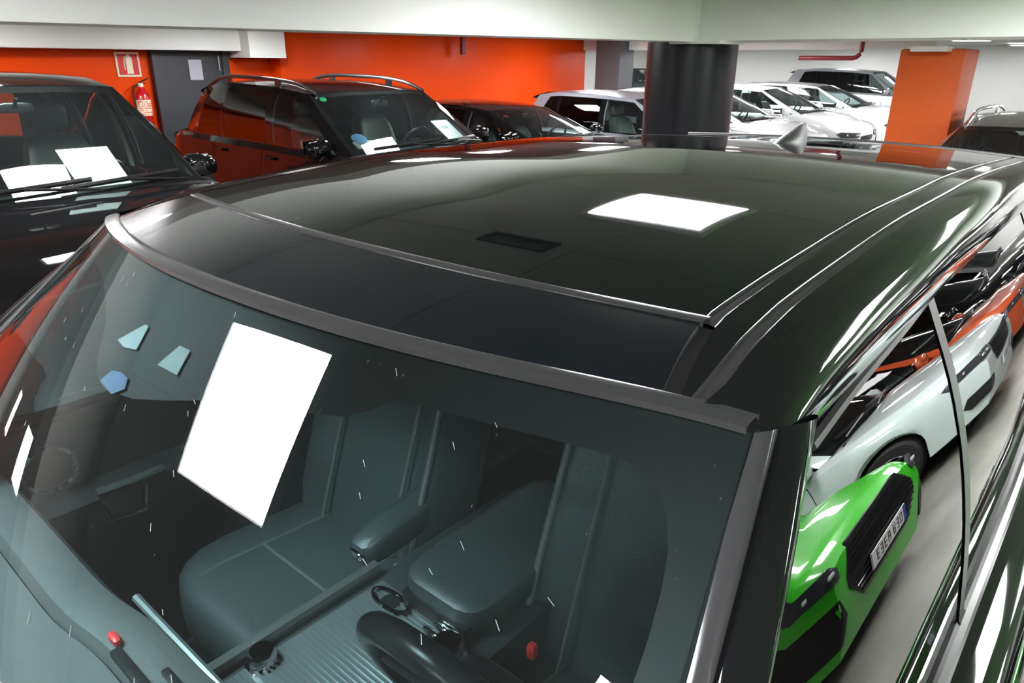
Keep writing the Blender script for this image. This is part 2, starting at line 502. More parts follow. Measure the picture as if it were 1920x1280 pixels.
class Car:
    """lofted body (sections along the length) with ruled glasshouse between a belt ring and a roof ring"""

    def __init__(s, P):
        s.P = P
        L, W = P['L'], P['W']
        h = L / 2
        s.h = h
        s.ztop = pchip([(-h, P['zbr'] - .14), (-h + .12, P['zbr'] - .02), (P['xrb'] + .1, P['zbr']), (P['xB'], (P['zbr'] + P['zbf']) / 2),
                        (P['xc'], P['zc']), (P['xc'] + .45, lerp(P['zc'], P['zhf'], .35)), (h - .38, P['zhf']), (h - .12, lerp(P['zhf'], P['zn'], .35)), (h, P['zn'])])
        s.zroof = pchip([(P['xr'] - .1, P['H'] - P['rr'] - .012), (P['xr'], P['H'] - P['rr']), (lerp(P['xr'], P['xh'], .3), P['H'] - .022), (lerp(P['xr'], P['xh'], .62), P['H'] - P['crown']),
                         (P['xh'], P['H'] - P['rf']), (P['xh'] + .15, P['H'] - P['rf'] - .02)])
        s.yr = pchip([(P['xr'] - .1, P['yrr']), (P['xr'], P['yrr']), (lerp(P['xr'], P['xh'], .6), P['yrm']), (P['xh'], P['yrf']), (P['xh'] + .2, P['yrf'])])

    def plan(s, x):
        h = s.h
        if x > h - .9:
            t = (x - h + .9) / .9
            return 1 - .30 * t ** 2.4
        if x < -h + .7:
            t = (-h + .7 - x) / .7
            return 1 - .2 * t ** 2.6
        return 1.

    def wm(s, x):
        return s.P['W'] / 2 * s.plan(x)

    def sh(s, x):
        return s.wm(x) * s.P['shr']

    def dx(s, x, z):
        """rounds nose and tail in side view"""
        h = s.h
        if x > h - .9:
            t = (x - h + .9) / .9
            q = (z - .56)
            return -t ** 2 * (.55 * q * q if q > 0 else .35 * q * q)
        if x < -h + .7:
            t = (-h + .7 - x) / .7
            return t ** 2 * (.30 * max(z - .6, 0))
        return 0.

    def front_x(s, y, z):
        q = abs(y) / (s.P['W'] / 2)
        if q <= .70:
            x = s.h
        else:
            x = s.h - .9 + .9 * ((1 - min(q, 1)) / .30) ** (1 / 2.4)
        return x + s.dx(x, z)

    def zbot(s, x):
        P = s.P
        R = P['wheel'] + .06
        for xw in (P['wf'], P['wr']):
            if abs(x - xw) < R:
                return max(P['zbot'], P['wheel'] + math.sqrt(R * R - (x - xw) ** 2))
        return P['zbot']

    def section(s, x):
        P = s.P
        zt, sh, wm, zb = s.ztop(x), s.sh(x), s.wm(x), s.zbot(x)
        cr = .045 if x > P['xc'] - .05 else 0.
        zm = max(min(.72, zt - .14), zb + .05)
        zl = max(.45, zb + .03)
        zl = min(zl, zm - .01)
        pts = [(0, zt + cr), (.45 * sh, zt + cr * .8), (.82 * sh, zt + cr * .45), (sh * .97, zt + .004), (sh, zt - .012),
               (lerp(sh, wm, .55), zt - .055), (lerp(sh, wm, .92), lerp(zt - .055, zm, .5)), (wm, zm), (wm * .998, lerp(zm, zl, .5)), (wm * .985, zl), (wm * .96, zb)]
        return [(x + s.dx(x, z), y, z) for y, z in pts]

    def stations(s):
        P = s.P
        xs = [-s.h + k * .1 for k in range(int(P['L'] / .1) + 1)] + [s.h]
        R = P['wheel'] + .06
        for xw in (P['wf'], P['wr']):
            xs = [x for x in xs if abs(x - xw) > R + .02]
            xs += [xw + R * math.cos(PI * k / 16) for k in range(17)] + [xw - R - .001, xw + R + .001]
        s.cuts = [P['xc'] - .30, P['xB'] - .04, P['xC'] - .04]
        xs += [s.h - .02, s.h - .05, s.h - .12, -s.h + .03]
        for c in s.cuts:
            xs = [x for x in xs if abs(x - c) > .03] + [c - .005, c + .005]
        for c in (P['xc'], s.h - .30):
            xs = [x for x in xs if abs(x - c) > .02] + [c]
        return sorted(set(round(x, 4) for x in xs))

    def body(s, root, skip=()):
        P = s.P
        parts = {k: MB() for k in ('body', 'hood', 'cowl', 'front_door', 'rear_door')}
        xs = s.stations()
        secs = [s.section(x) for x in xs]
        n = len(secs[0])
        for i in range(len(xs) - 1):
            xm = (xs[i] + xs[i + 1]) / 2
            a, b = secs[i], secs[i + 1]
            gap = any(abs(xm - c) < .004 for c in s.cuts)
            for j in range(n - 1):
                q = [a[j], a[j + 1], b[j + 1], b[j]]
                if j < 3 or (j == 3 and xm > P['xc']):
                    if xm < P['xc'] and xm > P['xrb'] - .02:
                        continue
                    if P['xc'] < xm < P['xc'] + P['bow'] * .7 and j < 3:
                        k = 'cowl'
                    elif xm > P['xc'] and xm < s.h - .30 and j < 3:
                        k = 'hood'
                    else:
                        k = 'body'
                else:
                    if gap and j < n - 1:
                        continue
                    k = 'body'
                    if s.cuts[1] < xm < s.cuts[0] and j < n - 2:
                        k = 'front_door'
                    elif s.cuts[2] < xm < s.cuts[1] and j < n - 2:
                        k = 'rear_door'
                for m in (1, -1):
                    pq = [(p[0], p[1] * m, p[2]) for p in q]
                    parts[k].add(pq, [(0, 1, 2, 3) if m > 0 else (3, 2, 1, 0)])
        for e in (0, -1):                                   # nose and tail faces
            sec = secs[e]
            for j in range(n - 1):
                a, b = sec[j], sec[j + 1]
                parts['body'].add([a, b, (b[0], -b[1], b[2]), (a[0], -a[1], a[2])], [(0, 1, 2, 3) if e else (3, 2, 1, 0)])
        out = {}
        for k, mb in parts.items():
            if k in skip or not mb.v:
                continue
            nm = {'cowl': 'cowl_panel'}.get(k, k)
            if k in ('front_door', 'rear_door'):
                for m, sd in ((1, 0), (-1, 1)):
                    d = MB()
                    for fc in mb.f:
                        pv = [mb.v[i] for i in fc]
                        if sum(p[1] for p in pv) * m > 0:
                            d.add(pv, [tuple(range(len(pv)))])
                    out[k + str(sd)] = d.build(nm, P['paint'], root)
            else:
                out[k] = mb.build(nm, 'satin_black' if k == 'cowl' else P['paint'], root)
        # dark underbody and sills
        MB().box((0, 0, .34), (P['L'] - .5, P['W'] - .52, .30)).build('underbody', 'satin_black', root, smooth=False)
        for xw in (P['wf'], P['wr']):
            for sg in (1, -1):
                s.wheel(root, xw, sg)
        return out

    def wheel(s, root, xw, sg):
        P = s.P
        R = P['wheel']
        y = sg * (P['W'] / 2 - .12)
        t = MB().lathe([(R * .64, -.10), (R * .93, -.11), (R, -.08), (R, .08), (R * .93, .11), (R * .64, .10)], (xw, y, R), 'y', 28)
        t.lathe([(0, -.09), (R * .64, -.10)], (xw, y, R), 'y', 28)
        tw = t.build('wheel', 'tire', root)
        r = MB()
        r.lathe([(R * .66, .085), (R * .60, .10), (R * .57, .06), (R * .55, .04)], (xw, y, R), 'y', 28) if sg > 0 else \
            r.lathe([(R * .66, -.085), (R * .60, -.10), (R * .57, -.06), (R * .55, -.04)], (xw, y, R), 'y', 28)
        for k in range(5):
            a = 2 * PI * k / 5 + .3
            c, sn = math.cos(a), math.sin(a)
            yy = y + sg * .08
            w0, w1 = .05, .035
            p0 = [(xw + c * R * .05 - sn * w0, yy + sg * .012, R + sn * R * .05 + c * w0), (xw + c * R * .05 + sn * w0, yy + sg * .012, R + sn * R * .05 - c * w0),
                  (xw + c * R * .6 + sn * w1, yy, R + sn * R * .6 - c * w1), (xw + c * R * .6 - sn * w1, yy, R + sn * R * .6 + c * w1)]
            p1 = [(q[0], q[1] - sg * .03, q[2]) for q in p0]
            r.add(p0 + p1, [(0, 1, 2, 3), (4, 7, 6, 5), (0, 4, 5, 1), (1, 5, 6, 2), (2, 6, 7, 3), (3, 7, 4, 0)])
        r.build('rim', 'alloy', tw)

    # ---- glasshouse
    def belt(s, x, inset=.012):
        return (x, s.sh(x) - inset, s.ztop(x) - .006)

    def ring(s):
        P = s.P
        R = lambda x: (x, s.yr(x), s.zroof(x))
        xc, xh = P['xc'], P['xh']
        ca = (xc, s.sh(xc) - .07, s.ztop(xc) + .01)
        rc = (P['xrb'] - .0, s.sh(P['xrb']) * .86, s.ztop(P['xrb']) - .01)
        return [('windshield', None, None, .0), ('A', ca, R(xh), .35), ('front_window', s.belt(xc - .13), R(xh - .07), 1.),
                ('B', s.belt(P['xB'] + .03), R(min(P['xB'] - .02, xh - .2)), 1.), ('rear_window_side', s.belt(P['xB'] - .06), R(min(P['xB'] - .11, xh - .29)), 1.),
                ('C', s.belt(P['xC'] + .02), R(P['xC'] - .05), 1.), ('quarter', s.belt(P['xC'] - .03), R(P['xC'] - .10), 1.),
                ('D', s.belt(P['xD']), R(max(P['xD'] + .16, P['xr'] + .2)), 1.), ('back', rc, R(P['xr']), .4)]

    def surf(s, b0, r0, k0, b1, r1, k1, u, t):
        b, r = vl(b0, b1, u), vl(r0, r1, u)
        x, y, z = vl(b, r, t)
        xr = r[0]
        if True:
            yy = lerp(b[1], r[1], t)
            zz = lerp(b[2], s.zroof(xr) if k0 > 0 or k1 > 0 else r[2], t)
            bul = lerp(k0, k1, u) * .042 * math.sin(PI * t)
        return (x, yy + bul, zz)

    def glasshouse(s, root):
        P = s.P
        ring = s.ring()
        shell, bp, lin = MB(), MB(), MB()
        out = {}
        T = [0, .15, .3, .45, .6, .75, .90]
        both = lambda mb, rows: (mb.grid(rows), mb.grid([[(p[0], -p[1], p[2]) for p in r] for r in rows], flip=True))
        # sides
        for i in range(1, len(ring) - 1):
            nm, b0, r0, k0 = ring[i]
            _, b1, r1, k1 = ring[i + 1]
            n = 5 if nm in ('front_window', 'rear_window_side', 'D') else 3
            row = lambda t: [s.surf(b0, r0, k0, b1, r1, k1, u / n, t) for u in range(n + 1)]
            if nm in ('front_window', 'rear_window_side', 'quarter'):
                gm = P['glass_side'] if nm == 'front_window' else P['glass_rear']
                for m in (1, -1):
                    g = MB().grid([[(p[0], p[1] * m, p[2]) for p in row(t)] for t in T], flip=m < 0)
                    g.build({'front_window': 'front_side_glass', 'rear_window_side': 'rear_side_glass', 'quarter': 'quarter_glass'}[nm], gm, root)
                both(shell, [row(t) for t in (.90, 1.0)])
                both(bp, [[(p[0], p[1] + .004, p[2]) for p in row(t)] for t in (-.015, .03)])
            elif nm in ('B', 'C'):
                both(bp, [row(t) for t in T])
                both(lin, [[(p[0], p[1] - .035, p[2]) for p in row(t)] for t in T])
                both(shell, [row(t) for t in (.90, 1.0)])
            else:
                both(shell, [row(t) for t in T + [1.0]])
                both(lin, [[(p[0] - .01, p[1] - .045, p[2] - .01) for p in row(t)] for t in T + [.97]])
        # windshield and backlight
        A = ring[1]
        ca, ra = A[1], A[2]

        def ws(u, t, bow=P['bow']):
            b = (ca[0] + bow * (1 - u * u), ca[1] * u, ca[2] + .05 * (1 - u * u) + 0)
            b = (b[0], b[1], s.ztop(min(b[0], s.h)) + .045 * (1 - u * u * .7))
            r = (ra[0] + bow * .55 * (1 - u * u), ra[1] * u, s.zroof(ra[0]) + P['crown'] * (1 - abs(u) ** 2.5) - .006 * (1 - u * u))
            q = vl(b, r, t)
            return (q[0], q[1] + math.copysign(.35 * .042 * math.sin(PI * t), u) * abs(u), q[2] + .02 * math.sin(PI * t) * (1 - u * u))
        s.ws = ws
        us = [-1 + k / 8 for k in range(17)]
        MB().grid([[ws(u, t / 8) for u in us] for t in range(9)]).build('windshield', 'glass_clear', root)
        # black screen-print border behind the glass
        fr = MB()
        off = lambda u, t: (lambda q: (q[0] - .008, q[1], q[2] - .006))(ws(u, t))
        fr.grid([[off(u, t) for u in us] for t in (.93, 1.)])
        fr.grid([[off(u, t) for u in us] for t in (0., .05)])
        for sg in (1, -1):
            fr.grid([[off(sg * u, t / 6) for u in (.94, 1.)] for t in range(7)])
        fr.build('screen_border', 'frit', root)
        Bk = ring[-1]
        cb, rb = Bk[1], Bk[2]

        def bk(u, t):
            b = (cb[0] - .06 * (1 - u * u), cb[1] * u, cb[2])
            r = (rb[0] - .05 * (1 - u * u), rb[1] * u, rb[2] + P['crown'] * (1 - abs(u) ** 2.5))
            q = vl(b, r, t)
            return (q[0], q[1] + math.copysign(.4 * .042 * math.sin(PI * t), u) * abs(u), q[2])
        MB().grid([[bk(-1 + k / 4, t / 4) for k in range(9)] for t in range(5)]).build('rear_glass', P['glass_rear'], root)
        sp = MB()                                       # roof spoiler lip over the back glass
        sp.grid([[(lambda q: (q[0] - d, q[1] * .98, q[2] - e))(bk(-1 + k / 4, 1)) for k in range(9)] for d, e in ((-.02, -.012), (.10, .02), (.16, .05), (.02, .06))])
        sp.build('roof_spoiler', P['paint'], root)
        # roof skin
        rows = []
        N = 14
        for i in range(N + 1):
            row = []
            for k in range(17):
                u = -1 + k / 8
                xf = ra[0] + P['bow'] * .55 * (1 - u * u)
                xb = rb[0] - .05 * (1 - u * u)
                x = lerp(xb, xf, i / N)
                x0 = lerp(rb[0], ra[0], i / N)
                row.append((x, s.yr(x0) * u, s.zroof(x0) + P['crown'] * (1 - abs(u) ** 2.5) - (.006 * (1 - u * u) if i == N else 0)))
            rows.append(row)
        MB().grid(rows).build('roof', P['roof'] or P['paint'], root, sharp=60)
        shell.build('roof_pillars', P['paint'], root, sharp=60)
        for m in (1, -1):
            for src, nm, mt_ in ((bp, 'window_trim', 'gloss_black'), (lin, 'pillar_lining', P.get('liner', 'cabin'))):
                d = MB()
                for fc in src.f:
                    pv = [src.v[i] for i in fc]
                    if sum(p[1] for p in pv) * m > 0:
                        d.add(pv, [tuple(range(len(pv)))])
                d.build(nm, mt_, root)
        if P['rails']:
            for m in (1, -1):
                path = []
                xa, xb = P['xr'] - .02, P['xh'] + .06
                for k in range(15):
                    f_ = k / 14
                    x = lerp(xa, xb, f_)
                    lift = .055 * min(1, min(f_, 1 - f_) / .16) ** .6
                    path.append((x, m * (s.yr(x) - .045), s.zroof(x) + .008 + lift))
                rl = MB().tube(path, .016, 8, flat=1.2)
                for f_ in (.25, .72):
                    x = lerp(xa, xb, f_)
                    rl.box((x, m * (s.yr(x) - .045), s.zroof(x) + .03), (.08, .022, .06))
                rl.build('roof_rail', P.get('rail_mat', 'gloss_black'), root)

    def cabin(s, root):
        P = s.P
        xc = P['xc']
        tub = MB()
        y0 = s.sh(0) - .10
        zb = .38
        xs = [P['xrb'] + .12, xc + .05]
        ztr, ztf = s.ztop(xs[0]) - .05, s.ztop(xc) - .10
        a = [(xs[0], -y0, ztr), (xs[0], -y0, zb), (xs[0], y0, zb), (xs[0], y0, ztr)]
        b = [(xs[1], -y0, ztf), (xs[1], -y0, zb), (xs[1], y0, zb), (xs[1], y0, ztf)]
        tub.grid([a, b]).add(a, [(0, 1, 2, 3)]).add(b, [(3, 2, 1, 0)])
        tub.build('cabin_tub', 'cabin', root, smooth=False)
        # headliner
        MB().grid([[(lerp(P['xr'] + .05, P['xh'] - .02, i / 6), s.yr(lerp(P['xr'], P['xh'], i / 6)) * u * .97, s.zroof(lerp(P['xr'], P['xh'], i / 6)) - .03 + .012 * (1 - u * u))
                    for u in (-1, -.5, 0, .5, 1)] for i in range(7)]).build('headliner', P.get('liner', 'cabin'), root)
        # dash top follows the windshield base
        zd = s.ztop(xc) - .03
        rows = []
        for i, (dxx, dz) in enumerate(((.16, -.0), (.02, .015), (-.22, .03), (-.36, .0), (-.40, -.10), (-.36, -.35))):
            rows.append([(xc + dxx + (P['bow'] * (1 - u * u) if i < 1 else 0), y0 * .98 * u, zd + dz + (.03 * math.exp(-((u - .45) / .25) ** 2) if i in (2, 3) else 0)) for u in [-1 + k / 8 for k in range(17)]])
        MB().grid(rows).build('dashboard', P.get('dash', 'dash_dark'), root)
        # steering wheel on the car's left
        c = Vector((xc - .52, .37, zd + .02))
        tilt = math.radians(62)
        ring = [c + Vector((math.cos(tilt) * math.sin(a) * -.185 * -1, .185 * math.cos(a), math.sin(tilt) * math.sin(a) * .185)) for a in [2 * PI * k / 24 for k in range(24)]]
        MB().tube(ring, .015, 7, closed=True).rbox(c, (.07, .15, .11), .6, 6, 10).build('steering_wheel', 'satin_black', root)
        for y in (.37, -.37):
            seat(root, xc - .98, y, P['seat'], zc=s.ztop(xc) - .42, roof=P['H'] - .04)
        # rear bench
        xb = P['xC'] + .18
        MB().rbox((xb, 0, s.ztop(xb) - .40), (.5, 1.2, .2), .35).rbox((xb - .30, 0, s.ztop(xb) - .12), (.2, 1.2, .6), .35, f=lambda x, y, z: (x - .3 * z, y, z)).build('rear_bench', P['seat'], root)
        # interior mirror
        q = s.ws(0, .86)
        MB().rbox((q[0] - .09, 0, q[2] - .06), (.03, .22, .065), .5, 6, 12).tube([(q[0] - .07, 0, q[2] - .05), (q[0] - .02, 0, q[2])], .012, 6).build('rear_view_mirror', 'satin_black', root)

    def details(s, root, d=None):
        P = s.P
        d = d or {}
        # wing mirrors
        xm = P['xc'] - P.get('mirror_back', .22)
        for m in (1, -1):
            y = m * (s.sh(xm) + .12)
            z = s.ztop(xm) + .07
            mb = MB().rbox((xm, y, z), (.13, .24, .15), .6, 8, 12, f=lambda a, b, c: (a * (1 - .3 * (b * m) / .12), b, c - .02 * (b * m > 0)))
            mb.tube([(xm, y - m * .07, z - .05), (xm + .02, m * (s.sh(xm) - .01), z - .08)], .022, 8)
            h = mb.build('wing_mirror', P.get('mirror', P['paint']), root)
            MB().grid([[(xm - .068, y + a * .10, z + b * .055) for a in (-1, 1)] for b in (-1, 1)]).build('mirror_glass', 'mirror', h)
        # door handles
        for x in (P['xB'] + .12, P['xC'] + .12):
            for m in (1, -1):
                zz = s.ztop(x) - .11
                y = m * (lerp(s.sh(x), s.wm(x), .72) + .022)
                MB().tube([(x - .09, y - m * .02, zz), (x - .07, y, zz), (x + .07, y, zz), (x + .09, y - m * .02, zz)], .013, 8, flat=1.2).build('door_handle', P.get('handle', P['paint']), root)
        # wipers
        for u0, u1 in ((-.12, .80), (-.78, .1)):
            q = [s.ws(lerp(u0, u1, k / 6), .035 + .05 * k / 6) for k in range(7)]
            q = [(p[0] + .025, p[1], p[2] + .022) for p in q]
            q2 = [s.ws(u1, .0), s.ws(lerp(u0, u1, .5), .05)]
            q2 = [(p[0] + .05, p[1], p[2] + .03) for p in q2]
            MB().tube(q, .010, 6, flat=1.6).tube(q2, .009, 6).build('wiper', 'satin_black', root)
        # front end
        for key, m_, off in (('grille', 'satin_black', .006), ('intake', 'satin_black', .006), ('headlight', 'lamp_glass', .010)):
            for rows in d.get(key, []):
                mirror = rows[0] == 'mirror'
                rr = rows[1:] if mirror else rows
                for m in ((1, -1) if mirror else (1,)):
                    pc = s.patch(rr, m, off)
                    o = pc.build({'grille': 'grille', 'intake': 'air_intake', 'headlight': 'headlight'}[key], m_, root, sharp=50)
                    if key == 'headlight':
                        ln = MB()
                        for k in range(3):
                            z = lerp(rr[0][0], rr[-1][0], .5)
                            a, b = rr[len(rr) // 2][1], rr[len(rr) // 2][2]
                            y = lerp(a, b, .22 + .28 * k)
                            ln.rbox((s.front_x(y, z) + .010, y * m, z), (.016, .062, .026), .35, 6, 10)
                        ln.build('lamp_lens', 'lamp_lens', o)
                    if key == 'grille' and d.get('slats', True):
                        sl = MB()
                        z0, z1 = rr[0][0], rr[-1][0]
                        n = d.get('nslat', 6)
                        for k in range(1, n):
                            z = lerp(z0, z1, k / n)
                            for i in range(len(rr) - 1):
                                za, zb2 = rr[i][0], rr[i + 1][0]
                                if min(za, zb2) <= z <= max(za, zb2):
                                    f_ = (z - za) / (zb2 - za)
                                    a, b = lerp(rr[i][1], rr[i + 1][1], f_), lerp(rr[i][2], rr[i + 1][2], f_)
                                    break
                            sl.tube([(s.front_x(lerp(a, b, q / 6), z) + .012, lerp(a, b, q / 6) * .97, z) for q in range(7)], .006, 5)
                        sl.build('grille_mesh', 'gloss_black', o)
        if 'plate' in d:
            z, ink = d['plate']
            x = s.front_x(.2, z) + .03
            pl = MB().box((x, 0, z), (.012, .52, .11)).build('number_plate', 'plate_white', root, smooth=False)
            MB().box((x + .004, -.238, z), (.008, .04, .104)).build('plate_band', 'plate_blue', pl, smooth=False)
            g = MB()
            for k in range(7):
                y = .185 - k * .057 - (.02 if k > 3 else 0)
                for a, b, c_, e in random.sample([(-.014, 0, .006, .07), (.014, 0, .006, .07), (0, .03, .03, .007), (0, -.03, .03, .007), (0, 0, .03, .007)], 4):
                    g.box((x + .007, -(y + a) * -1, z + b), (.003, c_, e))
            g.build('plate_characters', 'plate_ink', pl, smooth=False)
        return root

    def patch(s, rows, m=1, off=.008, k=10):
        """rows: (z, y0, y1) from top to bottom; a skin laid on the nose, its rim turned inward"""
        R = []
        for z, a, b in rows:
            R.append([(s.front_x(lerp(a, b, q / k), z) + off, lerp(a, b, q / k) * m, z) for q in range(k + 1)])
        inset = lambda p: (p[0] - off - .02, p[1], p[2])
        top, bot = [inset(p) for p in R[0]], [inset(p) for p in R[-1]]
        R = [top] + R + [bot]
        mb = MB().grid(R)
        mb.grid([[r[0], inset(r[0])] for r in R[1:-1]])
        mb.grid([[r[-1], inset(r[-1])] for r in R[1:-1]])
        return mb


def seat(root, x, y, m, zc=.62, wd=.50, back_h=.62, rec=.30, roof=2.):
    back_h = min(back_h, roof - .36 - zc)
    """front seat: cushion, reclined back, headrest"""
    o = MB().rbox((x + .10, y, zc), (.54, wd, .17), .42, 10, 18, f=lambda a, b, c: (a, b, c + (.05 * (abs(b) / (wd / 2)) ** 3 if c > 0 else 0) + .05 * a)).rbox(
        (x - .20, y, zc + back_h / 2 + .02), (.16, wd, back_h + .1), .45, 12, 18, f=lambda a, b, c: (a - rec * c + (.05 * (abs(b) / (wd / 2)) ** 3 if a > 0 else 0), b * (1 - .25 * max(c / back_h, 0)), c)).build('front_seat', m, root)
    hz = min(zc + back_h + .18, roof - .20)
    MB().rbox((x - .20 - rec * (hz - zc - back_h / 2), y, hz), (.11, .27, .19), .55, 10, 16).tube([(x - .32, y - .07, hz - .16), (x - .33, y - .07, hz)], .008, 6).tube(
        [(x - .32, y + .07, hz - .16), (x - .33, y + .07, hz)], .008, 6).build('headrest', m, o)
    return o


FRONT_SUV = dict(headlight=[['mirror', (.84, .52, .84), (.80, .48, .88), (.74, .50, .86)]], grille=[[(.82, -.44, .44), (.70, -.46, .46), (.58, -.40, .40)]],
                 intake=[['mirror', (.50, .55, .80), (.42, .52, .82), (.36, .56, .78)]], plate=(.50, 1))
FRONT_HATCH = dict(headlight=[['mirror', (.70, .44, .76), (.66, .40, .80), (.60, .44, .76)]], grille=[[(.62, -.34, .34), (.56, -.36, .36), (.52, -.30, .30)]],
                   intake=[[(.40, -.5, .5), (.34, -.52, .52), (.28, -.46, .46)]], plate=(.46, 1))


def make_car(name, label, P, loc, rz, front, group=None, cat='car'):
    root = empty(name, (loc[0], loc[1], 0), rz)
    tag(root, label, cat, group)
    c = Car(P)
    c.body(root)
    c.glasshouse(root)
    if P['full']:
        c.cabin(root)
    c.details(root, front)
    return root, c


CARS = {}
#CARS-BEGIN
VAN = dict(BASE, mirror_back=.40, L=5.0, W=2.02, H=1.805, xc=.95, xh=.12, zc=1.12, zbf=1.10, zbr=1.14, zhf=1.04, zn=.84, yrf=.68, yrm=.73, glass_side='glass_clear',
           glass_rear='glass_mid', liner='headliner', wf=1.52, wr=-1.45)
CARS['van'] = make_car('suv', 'tall black suv at the left edge with a white price sheet behind its windshield', VAN, (-4.97, 1.14), 0, FRONT_SUV)
GLE = dict(BASE, L=4.92, W=2.0, H=1.70, xc=.98, xh=.22, zc=1.12, zbf=1.13, zbr=1.17, zhf=1.02, yrf=.70, yrm=.74, yrr=.66, rails=True, paint='paint_black_red',
           glass_side='glass_clear', xD=-1.66, xr=-1.76, rail_mat='satin_black')
CARS['gle'] = make_car('suv', 'glossy black suv with roof rails parked before the orange wall', GLE, (-5.33, 4.32), 0, FRONT_SUV)
SMALL = dict(HATCH, L=4.1, W=1.75, H=1.40, xc=.80, xh=-.05, glass_side='glass_clear', rails=False, liner='headliner')
CARS['small'] = make_car('hatchback', 'low black hatchback half hidden between the black suv and the silver hatchback', SMALL, (-5.5, 7.12), 0, FRONT_HATCH)
SILV = dict(HATCH, L=4.15, W=1.80, H=1.50, paint='paint_silver', glass_side='glass_clear', glass_rear='glass_tint', liner='headliner')
CARS['silver'] = make_car('hatchback', 'silver hatchback parked left of the round black column', SILV, (-4.85, 9.25), 0, FRONT_HATCH)
WH = dict(HATCH, paint='paint_white', glass_side='glass_clear', glass_rear='glass_mid', H=1.48, liner='headliner')
CARS['w1'] = make_car('hatchback', 'white hatchback just right of the round black column, nearest of three', WH, (-5.35, 12.15), 0, FRONT_HATCH, 'white hatchbacks in the far row')
CARS['w2'] = make_car('hatchback', 'white hatchback with its headlight in view, middle of three in the far row', WH, (-5.45, 15.0), 0, FRONT_HATCH, 'white hatchbacks in the far row')
CARS['w3'] = make_car('hatchback', 'white hatchback with a dark grey roof beside the orange column', dict(WH, roof='paint_grey'), (-5.45, 18.1), 0, FRONT_HATCH, 'white hatchbacks in the far row')
FAR = dict(BASE, paint='paint_pale_silver', H=1.78, zc=1.16, zbf=1.16, zbr=1.22, L=4.6, glass_side='glass_mid')
CARS['far'] = make_car('suv', 'pale silver suv farthest along the row, partly behind the orange column', FAR, (-5.6, 22.2), 0, FRONT_SUV)
CARS['deep'] = make_car('suv', 'white suv in the far recess beside the dark slate column', dict(BASE, paint='paint_white', H=1.80, W=1.9), (-11.4, 20.0), -PI / 2, FRONT_SUV)
REAR = dict(BASE, glass_rear='glass_clear', paint='paint_grey', H=1.44, L=4.5, W=1.86, rails=True, rail_mat='chrome', glass_side='glass_mid', liner='headliner', zc=1.00, zbf=.98, zbr=1.02, zhf=.88)
CARS['rear'] = make_car('suv', 'dark grey car facing the camera behind the big black roof, with roof rails', REAR, (.06, 8.2), -PI / 2, FRONT_SUV)
# row across the aisle: seen mirrored in the side glass of the near car
GREEN = dict(HATCH, paint='paint_green', W=1.80, H=1.56, L=4.4, zhf=.92, zn=.78, zc=1.02, wheel=.36, wf=1.35, wr=-1.3)
FRONT_GREEN = dict(headlight=[['mirror', (.83, .60, .84), (.77, .54, .88), (.71, .56, .84)]],
                   grille=[[(.84, -.36, .36), (.66, -.50, .50), (.58, -.50, .50), (.42, -.34, .34)]],
                   intake=[['mirror', (.60, .62, .80), (.46, .56, .84), (.30, .60, .76)]], plate=(.54, 1), nslat=12)
CARS['green'] = make_car('hatchback', 'bright green hatchback mirrored in the near side glass, black honeycomb grille', GREEN, (4.30, 2.80), PI, FRONT_GREEN)
CARS['white_r'] = make_car('suv', 'white suv parked beside the green hatchback, mirrored in the near side glass', dict(BASE, paint='paint_cool_white', L=4.9), (4.5, 5.88), PI, FRONT_SUV)
CARS['orange_r'] = make_car('hatchback', 'orange red hatchback parked beyond the white suv across the aisle', dict(HATCH, paint='paint_orange', L=4.2), (4.2, 8.5), PI, FRONT_HATCH)
CARS['black_r'] = make_car('suv', 'black suv parked beyond the orange red hatchback across the aisle', dict(BASE, L=4.6), (4.45, 11.1), PI, FRONT_SUV)
CARS['grey_r'] = make_car('suv', 'grey suv last in the row across the aisle', dict(BASE, L=4.6, paint='paint_grey'), (4.45, 13.8), PI, FRONT_SUV)


def car_sticker(key, u, t, r, m_, label):
    root, c_ = CARS[key]
    q = [c_.ws(u + r * 1.0 * math.cos(a) / c_.P['yrf'], t + r * 1.35 * math.sin(a)) for a in frange(0, 2 * PI * 15 / 16, 15)]
    o = MB().add([(x - .006, y, z - .005) for x, y, z in q], [tuple(range(16))]).build('sticker', m_, root, smooth=False)
    o['label'] = label


frange = lambda a, b, n: [a + (b - a) * k / n for k in range(n + 1)]
car_sticker('gle', -.80, .24, .055, 'sticker_blue', 'round blue sticker')
car_sticker('gle', -.86, .90, .030, 'sticker_green', 'small green sticker')
car_sticker('small', -.80, .80, .030, 'sticker_red', 'small red sticker')
#CARS-END

# ---------------------------------------------------------------- the near suv (its glossy roof and windshield fill the picture)
NY = .575
NEAR = dict(BASE, L=4.75, W=1.95, shr=.842, xc=1.005, xB=.10, xC=-.90, zc=1.10, zbf=1.17, zbr=1.20, zhf=1.02, zn=.82, wf=1.42, wr=-1.42, paint='paint_black')
near = empty('suv', (0, NY, 0), -PI / 2)
tag(near, 'large black suv in front, its glossy roof and windshield filling the frame', 'car')
ncar = Car(NEAR)
ncar.body(near)


def N(mb):
    """world coordinates to the near car's own axes"""
    mb.v = [(-(y - NY), x, z) for x, y, z in mb.v]
    return mb


